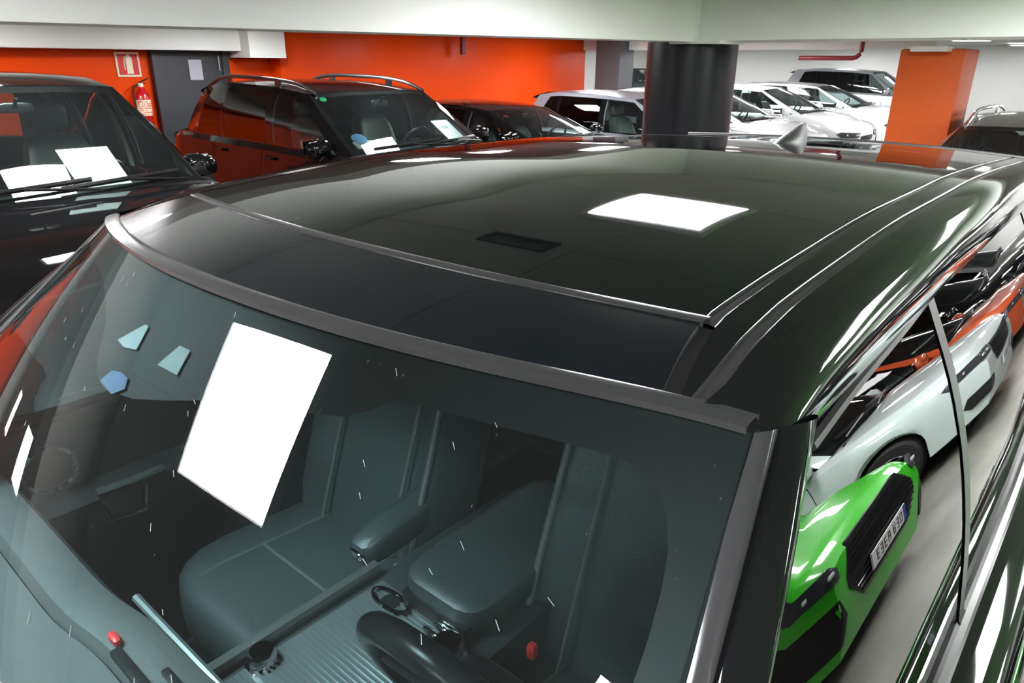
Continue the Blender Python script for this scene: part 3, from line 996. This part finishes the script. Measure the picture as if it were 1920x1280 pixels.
yh = lambda x: .2773 * x * x + .109 * x ** 4
zh = lambda x: 1.64 - .0322 * x * x + .0346 * x ** 4 - .48 * x ** 8
ys = lambda x: .2041 + .1877 * x * x
zs = lambda x: 1.6625 - .0216 * x * x - .0073 * x ** 6
zc = pchip([(-.05, 1.634), (0, 1.640), (.204, 1.6625), (.5, 1.686), (.9, 1.702), (1.25, 1.702), (1.7, 1.687), (2.0, 1.671), (2.4, 1.648), (2.75, 1.622)])
yre = lambda x: 2.62 - .66 * x * x


def Rz(x, y):
    a = zc(yh(x)) - zh(x)
    b = zc(ys(x)) - zs(x)
    t = min(max((y - yh(x)) / max(ys(x) - yh(x), .02), 0), 1)
    t = t * t * (3 - 2 * t)
    return zc(y) - lerp(a, b, t)


def W(s, t):
    xh = s * .672
    xb = s * .79
    k = .012 * math.sin(PI * t) + .018 * math.sin(PI * t) * (1 - s * s)
    return (lerp(xh, xb, t), lerp(yh(xh), -.62 + .19 * s * s, t) - k * .7, lerp(zh(xh), 1.04 + .02 * s * s, t) + k)


def frange(a, b, n):
    return [a + (b - a) * k / n for k in range(n + 1)]


# roof skin in its panels; xin / xout are the two sealing grooves on each side
xin = lambda y: .556 + .05 * max(0, min(1, (.30 - y) / .22)) ** 1.5 - .012 * max(0, y - 1.2)
xout = lambda y: .603 + .012 * max(0, min(1, (.35 - y) / .22)) - .010 * max(0, y - 1.2)
HT = .016                                             # width of the header seal
rows = []
for v in frange(0, 1, 12):
    row = []
    for u in frange(-1, 1, 48):
        x = u * .592
        y0, y1 = yh(x) + HT, ys(x) - .009
        y = lerp(y0, y1, v)
        x2 = u * (xin(y) - .008)
        row.append((x2, y, Rz(x2, y)))
    rows.append(row)
N(MB().grid(rows)).build('header_panel', 'header_black', near)
yg = lambda x: 2.03 - .30 * x * x
rows = []
for v in frange(0, 1, 60):
    row = []
    for u in frange(-1, 1, 48):
        x = u * .53
        y = lerp(ys(x) + .009, yg(x) - .006, v)
        x2 = u * (xin(y) - .009)
        row.append((x2, y, Rz(x2, y) + .001))
    rows.append(row)
N(MB().grid(rows)).build('sunroof_glass', 'glass_roof', near)
rows = []
for v in frange(0, 1, 16):
    row = []
    for u in frange(-1, 1, 40):
        x = u * .53
        y = lerp(yg(x) + .006, yre(x), v)
        x2 = u * (xin(y) - .009)
        row.append((x2, y, Rz(x2, y)))
    rows.append(row)
N(MB().grid(rows)).build('rear_roof_panel', 'paint_black', near)
# seals: header, sunroof front, sunroof rear


def seal(yf, w, h, x0, x1, name, mt, dz=0.):
    prof = [(-w / 2, -.004), (-w / 2, h * .6), (-w / 4, h), (w / 4, h), (w / 2, h * .6), (w / 2, -.004)]
    rows = []
    for x in frange(x0, x1, 64):
        y = yf(x)
        rows.append([(x, y + a, Rz(x, max(y + a, yh(x))) + b + dz) for a, b in prof])
    return N(MB().grid(rows)).build(name, mt, near, sharp=70)


seal(lambda x: yh(x) + .004, .026, .004, -.672, .662, 'header_seal', 'trim_rubber')
seal(ys, .017, .002, -.556, .556, 'sunroof_seal', 'trim_rubber')
seal(yg, .012, .001, -.53, .53, 'sunroof_seal', 'rubber')
zt = pchip([(.1, 1.578), (.2, 1.586), (.34, 1.596), (.52, 1.604), (.8, 1.618), (1.14, 1.621), (1.5, 1.611), (2.0, 1.585), (2.4, 1.555)])


def cant_pts(y):
    x0 = xout(y) + .009
    z0 = Rz(x0, y)
    a = zt(y)
    k = 1 - .03 * max(0, (y - 1.0)) ** 1.5
    P_ = [(x0, z0), (.632, Rz(.632, y) - .001), (.650, Rz(.640, y) - .006), (.668, lerp(z0, a, .30)), (.681, lerp(z0, a, .55)), (.688, lerp(z0, a, .80)), (.6905, a)]
    return [(x * (k if x > .62 else 1), z) for x, z in P_]


for m in (1, -1):
    ysam = lambda x, n, a, b: frange(a, b, n)
    # strip between the grooves
    rows = []
    for v in frange(0, 1, 60):
        row = []
        for u in (0, .25, .5, .75, 1):
            y = lerp(yh(.60) + HT, yre(.57), v)
            x = lerp(xin(y) + .009, xout(y) - .008, u)
            row.append((x * m, y, Rz(x, y)))
        rows.append(row)
    N(MB().grid(rows)).build('roof_strip', 'paint_black', near)
    # grooves with a rounded rubber insert
    for fn, y0 in ((xin, ys(.54) - .0), (xout, yh(.60) + .012)):
        rows = []
        for v in frange(0, 1, 70):
            y = lerp(y0, yre(.57), v)
            x = fn(y)
            rows.append([((x + a) * m, y, Rz(x + a, y) + b) for a, b in ((-.0095, -.001), (-.0085, -.0035), (-.004, -.0030), (0, -.0024), (.004, -.0030), (.0085, -.0035), (.0095, -.001))])
        N(MB().grid(rows)).build('roof_groove_seal', 'trim_rubber', near, sharp=80)
    # recess beside the header panel
    rows = []
    for v in frange(0, 1, 14):
        y = lerp(yh(.59) + HT, ys(.54), v)
        x = xin(y)
        rows.append([((x + a) * m, y, Rz(x + a, y) + b) for a, b in ((-.009, -.001), (-.007, -.007), (.007, -.007), (.0095, -.001))])
    N(MB().grid(rows)).build('header_joint', 'rubber', near)
    # cant rail
    rows = []
    for y in frange(.175, yre(.6), 60):
        rows.append([(x * m, y if x > .64 else y - 0, z) for x, z in cant_pts(y)])
    front = []
    for x, z in cant_pts(.175):
        yy = max(yh(min(x, .66)) + HT * .6, .12)
        front.append((x * m * (1 if x < .66 else .995), yy, z - .004 if x < .66 else z - .010))
    N(MB().grid([front] + rows)).build('cant_rail', 'paint_black', near, sharp=60)

# glass below the cant rail
gx = pchip([(1.10, .836), (1.2, .820), (1.3, .803), (1.4, .778), (1.5, .741), (1.6, .690), (1.64, .668)])
TUMBLE = lambda z, y: gx(z) * (1 - .03 * max(0, y - 1.0) ** 1.5)
yfr = pchip([(1.05, -.52), (1.2, -.33), (1.46, -.01), (1.585, .20), (1.63, .29)])     # front edge of the side glass
BZ = 1.185


def side_grid(ya, yb, n=26, z0=BZ, inset=0., lean_a=0., lean_b=0.):
    rows = []
    for k in range(n + 1):
        v = k / n
        row = []
        for u in frange(0, 1, 14):
            a, b = ya + lean_a * u, yb + lean_b * u
            y = lerp(a, b, v)
            z = lerp(z0, zt(max(y, .1)) - .004, u)
            y = lerp(max(a, yfr(z)) if ya < .3 else a, b, v)
            z = lerp(z0, zt(max(y, .1)) - .004, u)
            row.append((TUMBLE(z, y) - inset, y, z))
        rows.append(row)
    return rows


for m in (1, -1):
    mir = lambda rows: [[(x * m, y, z) for x, y, z in r] for r in rows]
    N(MB().grid(mir(side_grid(-.6, .585, lean_b=.07)))).build('front_side_glass', 'glass_side', near, sharp=60)
    N(MB().grid(mir(side_grid(.618, 1.52, lean_a=.07)))).build('rear_side_glass', 'glass_side', near, sharp=60)
    N(MB().grid(mir(side_grid(1.56, 2.05)))).build('quarter_glass', 'glass_side', near, sharp=60)
    N(MB().grid(mir(side_grid(.585, .618, 4, inset=-.002, lean_a=.07, lean_b=.07)))).build('b_pillar', 'trim_grey', near)
    N(MB().grid(mir(side_grid(1.52, 1.56, 3, inset=-.002)))).build('c_pillar', 'gloss_black', near)
    N(MB().grid(mir(side_grid(2.05, 2.45, 8)))).build('d_pillar', 'paint_black', near)
    # belt moulding
    path = [(TUMBLE(BZ, y) * m + .004 * m, y, BZ - .004) for y in frange(-.22, 2.4, 40)]
    N(MB().tube(path, .011, 8, flat=1.3)).build('belt_molding', 'satin_black', near)
    # window run channel along the roof
    path = [(TUMBLE(zt(y), y) * m, y, zt(y) - .002) for y in frange(.20, 2.4, 50)]
    N(MB().tube(path, .006, 6)).build('window_channel', 'rubber', near)
    # shoulder panel from glass base to door skin
    rows = []
    for y in frange(-.35, 2.45, 40):
        lx = -(y - NY)
        sy, sz = ncar.sh(lx), ncar.ztop(lx)
        a0, b0 = TUMBLE(BZ, y) + .006, BZ - .012
        a1, b1 = lerp(sy, ncar.wm(lx), .55) + .004, sz - .066
        rows.append([(lerp(a0, a1, math.sin(k * PI / 16)) * m, y, lerp(b1, b0, math.cos(k * PI / 16))) for k in range(9)])
    N(MB().grid(rows)).build('door_shoulder', 'paint_black', near)
    # windshield pillar: moulding beside the glass, then the painted outer face
    ra, rb, rc = [], [], []
    for t in frange(-.01, 1, 24):
        a = W(1, max(t, 0))
        z = a[2]
        yg_ = yfr(max(z - .01, 1.05))
        g = (TUMBLE(max(z - .015, 1.1), .2), yg_, max(z - .01, 1.05))
        q = lambda f_, o: (lerp(a[0], g[0], f_) + o, lerp(a[1], g[1], f_) - o * .5, lerp(a[2], g[2], f_) + o * .5)
        ra.append([(x * m, y, z_) for x, y, z_ in (q(-.12, -.002), q(-.06, .003), q(.05, .007), q(.16, .006), q(.24, .001))])
        rb.append([(x * m, y, z_) for x, y, z_ in (q(.22, -.002), q(.30, .007), q(.5, .013), q(.72, .012), q(.90, .004), q(.98, -.006))])
    N(MB().grid(ra)).build('pillar_molding', 'trim_rubber', near, sharp=70)
    N(MB().grid(rb)).build('windshield_pillar', 'paint_black', near, sharp=70)

us = frange(-1, 1, 60)
N(MB().grid([[W(s, t) for s in us] for t in frange(0, 1, 50)])).build('windshield', 'glass_front', near)
# black screen-printed border with the sensor housing, drawn behind the glass
inner = [(.944, .93), (.952, .6), (.946, .282), (.947, .242), (.945, .195), (.939, .153), (.925, .116), (.904, .089), (.879, .075), (.842, .070), (.774, .068), (.671, .068), (.560, .068),
         (.534, .070), (.505, .092), (.472, .108), (.40, .120), (.30, .133), (.20, .155), (.14, .172), (.05, .195), (-.05, .205), (-.11, .195), (-.17, .165), (-.23, .13), (-.32, .10), (-.42, .08), (-.5, .07),
         (-.7, .068), (-.85, .071), (-.90, .088), (-.93, .12), (-.945, .195), (-.946, .282), (-.952, .6), (-.944, .93)]


def outer(s, t):
    c = (0., .55)
    dx, dt = s - c[0], t - c[1]
    k = min(1 / abs(dx) if dx else 9, (.55 / -dt) if dt < 0 else 9, (.45 / dt) if dt > 0 else 9)
    return c[0] + dx * k, c[1] + dt * k


dense = []
for a, b in zip(inner, inner[1:] + inner[:1]):
    k = max(1, int(math.hypot(a[0] - b[0], (a[1] - b[1]) * .7) / .03))
    dense += [vl(a, b, i / k) for i in range(k)]
rows = []
back = lambda s, t, d: tuple(p + q for p, q in zip(W(s, t), (0, .7 * d, -.7 * d)))
for s, t in dense:
    o = outer(s, t)
    rows.append([back(lerp(o[0], s, f_), lerp(o[1], t, f_), .006) for f_ in frange(0, 1, 7)])
N(MB().grid(rows, close_u=True)).build('screen_border', 'frit', near)


def on_glass(pts, m_, name, d=.003):
    c = (sum(p[0] for p in pts) / len(pts), sum(p[1] for p in pts) / len(pts))
    mb = MB().add([back(*c, d)] + [back(s, t, d) for s, t in pts], [(0, i + 1, (i + 1) % len(pts) + 1) for i in range(len(pts))])
    return N(mb).build(name, m_, near, smooth=False)


on_glass([(-.129, .138), (-.088, .097), (-.072, .098), (-.046, .136), (-.091, .142)], 'sensor_pale', 'camera_window')
on_glass([(.044, .139), (.058, .101), (.094, .101), (.112, .139)], 'sensor_pale', 'camera_window')
st = on_glass([(-.069, .199), (-.060, .178), (-.030, .173), (0.0, .175), (.017, .189), (-.005, .205)], 'sticker_navy', 'sticker', .0025)
st['label'] = 'small blue sticker'

# lint and dust fibres lying on the glass and the header panel
lint = MB()
rnd = random.Random(3)
for k in range(62):
    if k < 54:
        s_, t_ = rnd.uniform(-.8, .9), rnd.uniform(.02, .5)
        p0, p1 = back(s_, t_, -.0012), back(s_ + rnd.uniform(.006, .012), t_ + rnd.uniform(.004, .011), -.0012)
    else:
        x_, y_ = rnd.uniform(-.5, .5), rnd.uniform(.06, .75)
        a_ = rnd.uniform(.003, .007)
        p0, p1 = (x_, y_ + yh(x_), Rz(x_, y_ + yh(x_)) + .002), (x_ - a_ * .4, y_ + yh(x_) - a_, Rz(x_ - a_ * .4, y_ + yh(x_) - a_) + .002)
    lint.tube([p0, p1], .00028, 4)
tag(N(lint).build('lint', 'lint_grey', near, weld=False), kind='stuff')

# tail: spoiler, back glass, tailgate
rows = []
for u in frange(-1, 1, 30):
    x = u * .64
    y = yre(x)
    z = Rz(min(abs(x), .6), y)
    rows.append([(x, y + .008, z - .001), (x, y + .10, z - .012), (x * .98, y + .20, z - .034), (x * .98, y + .19, z - .06), (x, y + .02, z - .05)])
N(MB().grid(rows)).build('roof_spoiler', 'paint_black', near)
rows = [[(u, yre(u) + .006, Rz(min(abs(u), .6), yre(u)) - .001)] for u in frange(-.6, .6, 40)]
N(MB().tube([r[0] for r in rows], .006, 8)).build('roof_edge_seal', 'rubber', near)
rows = []
for t in frange(0, 1, 6):
    rows.append([(u * lerp(.62, .74, t), lerp(yre(u * .62) + .06, 2.86 - .1 * u * u, t), lerp(1.57, 1.18, t)) for u in frange(-1, 1, 12)])
N(MB().grid(rows)).build('rear_glass', 'glass_tint', near)
# antenna fin
fin = MB()
rows = []
for k in range(9):
    t = k / 8
    y = lerp(1.80, 2.03, t)
    hgt = .066 * t ** .85 * (1 if t < .93 else .96)
    wd = .034 * math.sin(PI * min(max(t, .06), .94)) ** .5
    z0 = zc(y) - .001
    rows.append([(-wd, y, z0 - .004), (-wd * .8, y, z0 + hgt * .4), (-wd * .35, y, z0 + hgt * .85), (0, y, z0 + hgt), (wd * .35, y, z0 + hgt * .85), (wd * .8, y, z0 + hgt * .4), (wd, y, z0 - .004)])
fin.grid(rows).add(rows[0], [tuple(range(7))]).add(rows[-1], [tuple(range(6, -1, -1))])
N(fin).build('antenna_fin', 'rubber', near, sharp=60)

# ---- cabin of the near car
tub = MB().grid([[(-.79, y, 1.12), (-.80, y, .45), (.80, y, .45), (.79, y, 1.12)] for y in (-.62, 2.75)])
tub.add([(-.8, 2.75, 1.12), (.8, 2.75, 1.12), (.8, 2.75, .45), (-.8, 2.75, .45)], [(0, 1, 2, 3)])
tub.add([(-.8, -.62, 1.0), (.8, -.62, 1.0), (.8, -.62, .45), (-.8, -.62, .45)], [(3, 2, 1, 0)])
N(tub).build('cabin_tub', 'cabin', near, smooth=False)
rows = [[(u * .60, y, Rz(abs(u) * .58, y) - .035) for u in frange(-1, 1, 8)] for y in frange(.22, 2.5, 12)]
N(MB().grid(rows)).build('headliner', 'cabin', near)
# dashboard: soft top, a seam, the lighter rear roll, then the drop
xs_ = frange(-.775, .775, 62)


def dash_y(x):
    hood = math.exp(-((x - .36) / .22) ** 4)
    mid = math.exp(-((x - .02) / .20) ** 4)
    return .0 + .05 * hood + .02 * mid


prof = [(-.60, 1.035), (-.45, 1.075), (-.30, 1.098), (-.215, 1.104)]
rows = []
for y, z in prof:
    rows.append([(x, y + (.19 * (x / .79) ** 2 if y < -.4 else .10 * (x / .79) ** 2 if y < -.25 else 0) + (dash_y(x) if y > -.25 else 0), z + (.022 * math.exp(-((x - .36) / .2) ** 4) if y > -.35 else 0)) for x in xs_])
dash = N(MB().grid(rows)).build('dashboard', 'dash_soft', near)
hump = lambda x: .022 * math.exp(-((x - .36) / .2) ** 4)
rows = []
for y, z in ((-.212, 1.098), (-.200, 1.112), (-.165, 1.120), (-.135, 1.112), (-.122, 1.09), (-.125, 1.06), (-.10, .95), (-.07, .84), (-.14, .62)):
    rows.append([(x, y + dash_y(x) + (.0 if z > 1.0 else .02), z + hump(x) * (1 if z > 1.05 else 0)) for x in xs_])
N(MB().grid(rows)).build('dash_roll', 'dash_soft', dash)
# centre display leaning on the dash, with a bright rim; red hazard button
disp = MB().add([(-.185, -.118, 1.085), (.155, -.118, 1.085), (.155, -.062, .955), (-.185, -.062, .955), (-.185, -.135, 1.075), (.155, -.135, 1.075), (.155, -.08, .945), (-.185, -.08, .945)],
                [(0, 1, 2, 3), (4, 7, 6, 5), (0, 4, 5, 1), (1, 5, 6, 2), (2, 6, 7, 3), (3, 7, 4, 0)])
d_ = N(disp).build('centre_display', 'gloss_black', dash, bevel=.006)
N(MB().tube([(-.20, -.10, 1.09), (-.195, -.105, 1.098), (.16, -.105, 1.098), (.17, -.10, 1.09)], .007, 8)).build('display_rim', 'console_plate', d_)
N(MB().rbox((-.10, -.172, 1.122), (.030, .012, .012), .5, 6, 10)).build('hazard_button', 'seat_red', dash)
N(MB().box((.02, -.18, 1.117), (.20, .016, .012)).box((.06, -.15, 1.118), (.10, .012, .012))).build('switch_row', 'satin_black', dash, bevel=.003)
# steering wheel
c = Vector((.385, .085, 1.10))
ti = math.radians(25)
e2 = Vector((0, -math.sin(ti), math.cos(ti)))
e1 = Vector((1, 0, 0))
e3 = e1.cross(e2)
ring = [c + (e1 * math.cos(a) + e2 * math.sin(a)) * .188 for a in frange(0, 2 * PI * 47 / 48, 47)]
sw = N(MB().tube(ring, .0205, 12, closed=True)).build('steering_wheel', 'satin_black', near)
hub = MB()
hub.rbox(tuple(c - e3 * .02), (.15, .09, .12), .7, 10, 16)
for a in (PI * .97, PI * .03, PI * 1.5):
    d = e1 * math.cos(a) + e2 * math.sin(a)
    hub.tube([c + d * .05 - e3 * .015, c + d * .185], [.026, .016], 10, flat=.6)
N(hub).build('hub', 'satin_black', sw)
cb = MB()
for k, (a, r) in enumerate(((PI * .93, .12), (PI * 1.0, .12), (PI * .93, .15), (PI * 1.0, .15), (PI * .07, .13))):
    d = (e1 * math.cos(a) + e2 * math.sin(a)) * r
    cb.rbox(tuple(c + d - e3 * .032), (.026, .014, .016), .6, 6, 10)
N(cb).build('chrome_switch', 'chrome', sw)
N(MB().rbox((.36, -.06, 1.07), (.13, .20, .12), .6, 8, 14)).build('column_shroud', 'plastic', near)
# seats (in the car's own axes)
for y in (.35, -.45):
    o = MB().rbox((.20, y, .665), (.56, .48, .19), .42, 14, 24, f=lambda a, b, c_: (a, b, c_ + (.045 * (abs(b) / .24) ** 3 if c_ > 0 else 0) + .06 * a)).build('front_seat', 'leather', near)
    # seat back, widened by two side bolsters, narrowing to the shoulder
    MB().rbox((-.12, y, 1.0), (.19, .49, .72), .45, 16, 24, f=lambda a, b, c_: (a - .34 * c_ + (.085 * (abs(b) / .245) ** 4 if a > 0 else 0), b * (1 - .22 * max(c_ / .36, 0) ** 2), c_)).build('seat_back', 'leather', o)
    MB().rbox((-.285, y, 1.44), (.11, .26, .17), .55, 10, 16).tube([(-.26, y - .06, 1.30), (-.28, y - .06, 1.44)], .008, 6).tube([(-.26, y + .06, 1.30), (-.28, y + .06, 1.44)], .008, 6).build('headrest', 'leather', o)
    sm = MB()
    for b in (-.135, .135):
        sm.tube([(.43 - .5 * k / 10, y + b, .765 + .06 * (.43 - .5 * k / 10 - .20) + (.0 if 0 < k < 10 else -.01)) for k in range(11)], .0045, 6)
        sm.tube([(-.012 - .34 * (z - 1.0) + .014, y + b, z) for z in frange(.76, 1.28, 8)], .0045, 6)
    sm.tube([(.26, y + b, .765 + .006) for b in frange(-.135, .135, 6)], .004, 6)
    sm.build('seam', 'stitch_and_highlight', o)
    sg = 1 if y < 0 else -1
    # pale tube standing in for the soft highlight on the inner bolster edge, buckle
    MB().tube([(-.03 - .34 * (z - 1.0) + .055, y + sg * (.225 - .03 * max(0, z - 1.0)), z) for z in frange(.80, 1.24, 8)], .008, 8).build('bolster_highlight', 'stitch_and_highlight', o)
    MB().rbox((-.02, y + sg * .275, .80), (.05, .022, .13), .6, 8, 12).build('belt_buckle', 'satin_black', o)
MB().rbox((.155, .205, .86), (.018, .02, .035), .5, 6, 10).build('buckle_button', 'seat_red', near)
MB().rbox((-1.0, 0, .70), (.5, 1.36, .2), .35).rbox((-1.34, 0, 1.0), (.2, 1.36, .68), .35, f=lambda x, y, z: (x - .3 * z, y, z)).build('rear_bench', 'leather_dark', near)
# passenger's fold-down armrest
MB().rbox((.05, -.25, .905), (.34, .085, .08), .5, 10, 16, f=lambda a, b, c_: (a, b, c_ - .12 * a)).build('seat_armrest', 'leather', near)
MB().rbox((.212, -.25, .885), (.022, .05, .022), .6, 6, 10).build('armrest_cap', 'chrome', near)
# centre console
con = N(MB().add([(-.185, -.13, .865), (.165, -.13, .865), (.165, .80, .875), (-.185, .80, .875), (-.20, -.13, .45), (.18, -.13, .45), (.18, .80, .45), (-.20, .80, .45)],
                 [(0, 1, 2, 3), (4, 7, 6, 5), (0, 4, 5, 1), (1, 5, 6, 2), (2, 6, 7, 3), (3, 7, 4, 0)])).build('centre_console', 'dash_dark', near, bevel=.012)
N(MB().box((-.035, .13, .870), (.235, .44, .010))).build('textured_plate', 'console_plate', con, bevel=.003)
rib = MB()
for k in range(40):
    rib.box((-.035, -.08 + .0107 * k, .8765), (.225, .0040, .003))
N(rib).build('plate_ribs', 'console_plate', con, smooth=False)
N(MB().tube([(-.185, -.06, .880), (-.185, .18, .884), (-.183, .36, .888)], .014, 8)).build('console_rail', 'dash_soft', con)
# slim slot with bright edges, selector, chrome switch row
sl = lambda cx, cy, a, b, z: [(cx + a * math.cos(t) * .55 + b * 0, cy + math.sin(t) * a * .0 + b * math.sin(t), z) for t in frange(0, 2 * PI * 19 / 20, 19)]
N(MB().tube([(-.085 + .050 * math.cos(t), .315 + .020 * math.sin(t), .882) for t in frange(0, 2 * PI * 23 / 24, 23)], .0045, 6, closed=True)).build('slot_rim', 'chrome', con)
N(MB().lathe([(0, 0), (.020, 0), (.020, .004), (0, .004)], (-.085, .315, .876), n=20)).build('slot_floor', 'satin_black', con)
for k in range(4):
    N(MB().rbox((.045 + .004 * k, .262 + .022 * k, .886), (.058, .014, .016), .6, 6, 10)).build('toggle_switch', 'chrome', con)
N(MB().lathe([(0, .03), (.026, .03), (.030, .02), (.030, 0), (.036, 0)], (.10, .30, .876), n=24)).build('rotary_knob', 'chrome', con)
N(MB().lathe([(0, .028), (.022, .028), (.026, .02), (.026, 0), (.033, 0)], (-.14, .06, .876), n=24)).build('rotary_knob', 'chrome', con)
N(MB().lathe([(0, .03), (.020, .03), (.024, .02), (.024, 0)], (-.06, -.02, .876), n=24)).build('rotary_knob', 'chrome', con)
N(MB().rbox((.018, .575, .918), (.225, .47, .075), .35, 12, 24, f=lambda a, b, c_: (a, b, c_ + .03 * b))).build('armrest_lid', 'leather', con)
N(MB().box((.018, .36, .880), (.18, .05, .05))).build('armrest_latch', 'satin_black', con, bevel=.008)
N(MB().rbox((.085, .70, .985), (.035, .035, .035), .9, 6, 10)).build('belt_anchor', 'chrome', near)
# passenger door card
dc = N(MB().grid([[(-.795, y, 1.17), (-.765, y, 1.14), (-.770, y, 1.02), (-.735, y, .98), (-.740, y, .93), (-.775, y, .88), (-.775, y, .45)] for y in frange(-.30, .72, 10)])).build('door_card', 'door_trim', near)
N(MB().tube([(-.757, -.050 + .052 * math.cos(t), 1.082 + .052 * math.sin(t)) for t in frange(0, 2 * PI * 27 / 28, 27)], .006, 6, closed=True)).build('speaker_ring', 'chrome', dc)
N(MB().lathe([(0, .006), (.046, .003), (.046, 0)], (-.765, -.05, 1.082), 'x', 24)).build('speaker_cover', 'satin_black', dc)
N(MB().tube([(-.735, .02, 1.000), (-.728, .10, 1.000), (-.735, .17, .998)], .013, 8, flat=.6)).build('door_pull', 'console_plate', dc)
N(MB().tube([(-.742, .03, .985), (-.730, .035, .925), (-.728, .11, .915), (-.742, .125, .975)], .008, 8)).build('door_latch', 'chrome', dc)
# wing mirrors, wipers
for m in (1, -1):
    mb = MB().rbox((m * 1.06, -.33, 1.10), (.24, .13, .16), .6, 10, 16).tube([(m * .96, -.33, 1.04), (m * .86, -.34, 1.03)], .025, 8)
    h = N(mb).build('wing_mirror', 'gloss_black', near)
    N(MB().grid([[(m * 1.06 + a * .10, -.262, 1.10 + b * .06) for a in (-1, 1)] for b in (-1, 1)])).build('mirror_glass', 'mirror', h)
for s0, s1 in ((-.05, .88), (-.85, .0)):
    q = [W(lerp(s0, s1, k / 6), .93 - .03 * k / 6) for k in range(7)]
    N(MB().tube([(x, y - .02, z + .02) for x, y, z in q], .010, 6, flat=1.6)).build('wiper', 'satin_black', near)
for rows in FRONT_SUV['headlight']:
    for m in (1, -1):
        ncar.patch(rows[1:], m, .01).build('headlight', 'lamp_glass', near, sharp=50)
ncar.patch(FRONT_SUV['grille'][0], 1, .006).build('grille', 'satin_black', near, sharp=50)
for x in (NEAR['xB'] + .10, NEAR['xC'] + .12):
    for m in (1, -1):
        zz = 1.06
        y = m * (ncar.wm(x) * .955)
        MB().tube([(x - .10, y - m * .02, zz), (x - .08, y + m * .01, zz), (x + .08, y + m * .01, zz), (x + .10, y - m * .02, zz)], .014, 8, flat=1.3).build('door_handle', 'gloss_black', near)

# ---------------------------------------------------------------- small things
# fire extinguisher hung on the orange wall, its sign above
ex = empty('fire_extinguisher', (WX + .12, 3.56, 1.06))
tag(ex, 'red fire extinguisher hanging on the orange wall left of the dark door', 'fire extinguisher')
MB().lathe([(0, 0), (.075, 0), (.082, .02), (.082, .40), (.070, .46), (.035, .50), (.028, .53), (0, .53)], n=28).build('cylinder', 'extinguisher_red', ex)
MB().lathe([(.0835, .20), (.0835, .38)], n=28).build('instruction_label', 'sign_cream', ex)
lt = MB()
for k in range(7):
    for q in range(9):
        if random.random() < .75:
            a = -1.1 + q * .24 + random.uniform(-.03, .03)
            lt.box((.0845 * math.cos(a), .0845 * math.sin(a), .215 + .024 * k), (.012, .014, .009), a)
lt.build('printed_lines', 'sign_red', ex, smooth=False)
MB().lathe([(0, .53), (.03, .53), (.03, .57), (0, .57)], n=16).build('valve', 'sign_cream', ex)
MB().tube([(0, -.02, .575), (.0, .05, .60), (0, .10, .625)], .008, 6).tube([(0, -.02, .57), (0, .06, .565)], .007, 6).build('lever', 'satin_black', ex)
MB().tube([(0, -.03, .55), (0, -.085, .53), (0, -.105, .46), (0, -.098, .30), (0, -.095, .12)], .011, 8).build('hose', 'rubber', ex)

sg = empty('extinguisher_sign', (WX + .012, 3.50, 1.835))
tag(sg, 'square red safety sign with a pale extinguisher pictogram on the orange wall', 'sign')
MB().box((0, 0, 0), (.012, .275, .275)).build('sign_board', 'sign_cream', sg, smooth=False)
MB().box((.004, 0, 0), (.012, .23, .23)).build('red_field', 'sign_red', sg, smooth=False)
MB().box((.011, .012, -.018), (.004, .072, .17)).add(
    [(.013, .012 + .036 * math.cos(a), .066 + .03 * math.sin(a)) for a in frange(0, PI, 8)], [tuple(range(9))]).box((.011, .012, .10), (.004, .022, .02)).tube(
    [(.011, .0, .10), (.011, -.035, .085), (.011, -.045, .03), (.011, -.045, -.06)], .006, 6).build('pictogram', 'sign_cream', sg, smooth=False)


def sheet(label, c, ry, rz, w_=.21, h_=.297, group=None):
    """price sheet leaning inside a windshield"""
    r = empty('price_sheet', c)
    tag(r, label, 'paper', group)
    r.rotation_euler = (0, ry, rz)
    MB().box((0, 0, h_ / 2), (.003, w_, h_)).build('sheet', 'paper', r, smooth=False)
    MB().box((.002, -.02, h_ * .68), (.002, w_ * .42, h_ * .16)).build('printed_picture', 'paper_print', r, smooth=False)
    return r


def in_ws(key, u, t, back_=.03):
    """a point just behind a parked car's windshield, in world coordinates"""
    root, c_ = CARS[key]
    q = c_.ws(u, t)
    a = root.rotation_euler.z
    x, y, z = q[0] - back_, q[1], q[2] - back_ * .7
    return (root.location.x + x * math.cos(a) - y * math.sin(a), root.location.y + x * math.sin(a) + y * math.cos(a), z)


def lean(key, u=0.):
    c_ = CARS[key][1]
    a, b = c_.ws(u, .1), c_.ws(u, .5)
    return -math.atan2(a[0] - b[0], b[2] - a[2])
#SHEETS
for key, u, t, lab, w_, h_ in (('van', .22, .07, 'white price sheet standing behind the windshield of the leftmost black suv', .30, .36),
                          ('gle', .55, .09, 'white price sheet behind the windshield of the black suv with roof rails, steering wheel side', .22, .34),
                          ('gle', -.72, .12, 'white card low in the passenger corner of the black suv with roof rails', .28, .10),
                          ('small', .62, .10, 'white price sheet behind the windshield of the low black hatchback', .20, .24)):
    sheet(lab, in_ws(key, u, t, .035), lean(key, u), 0, w_, h_)
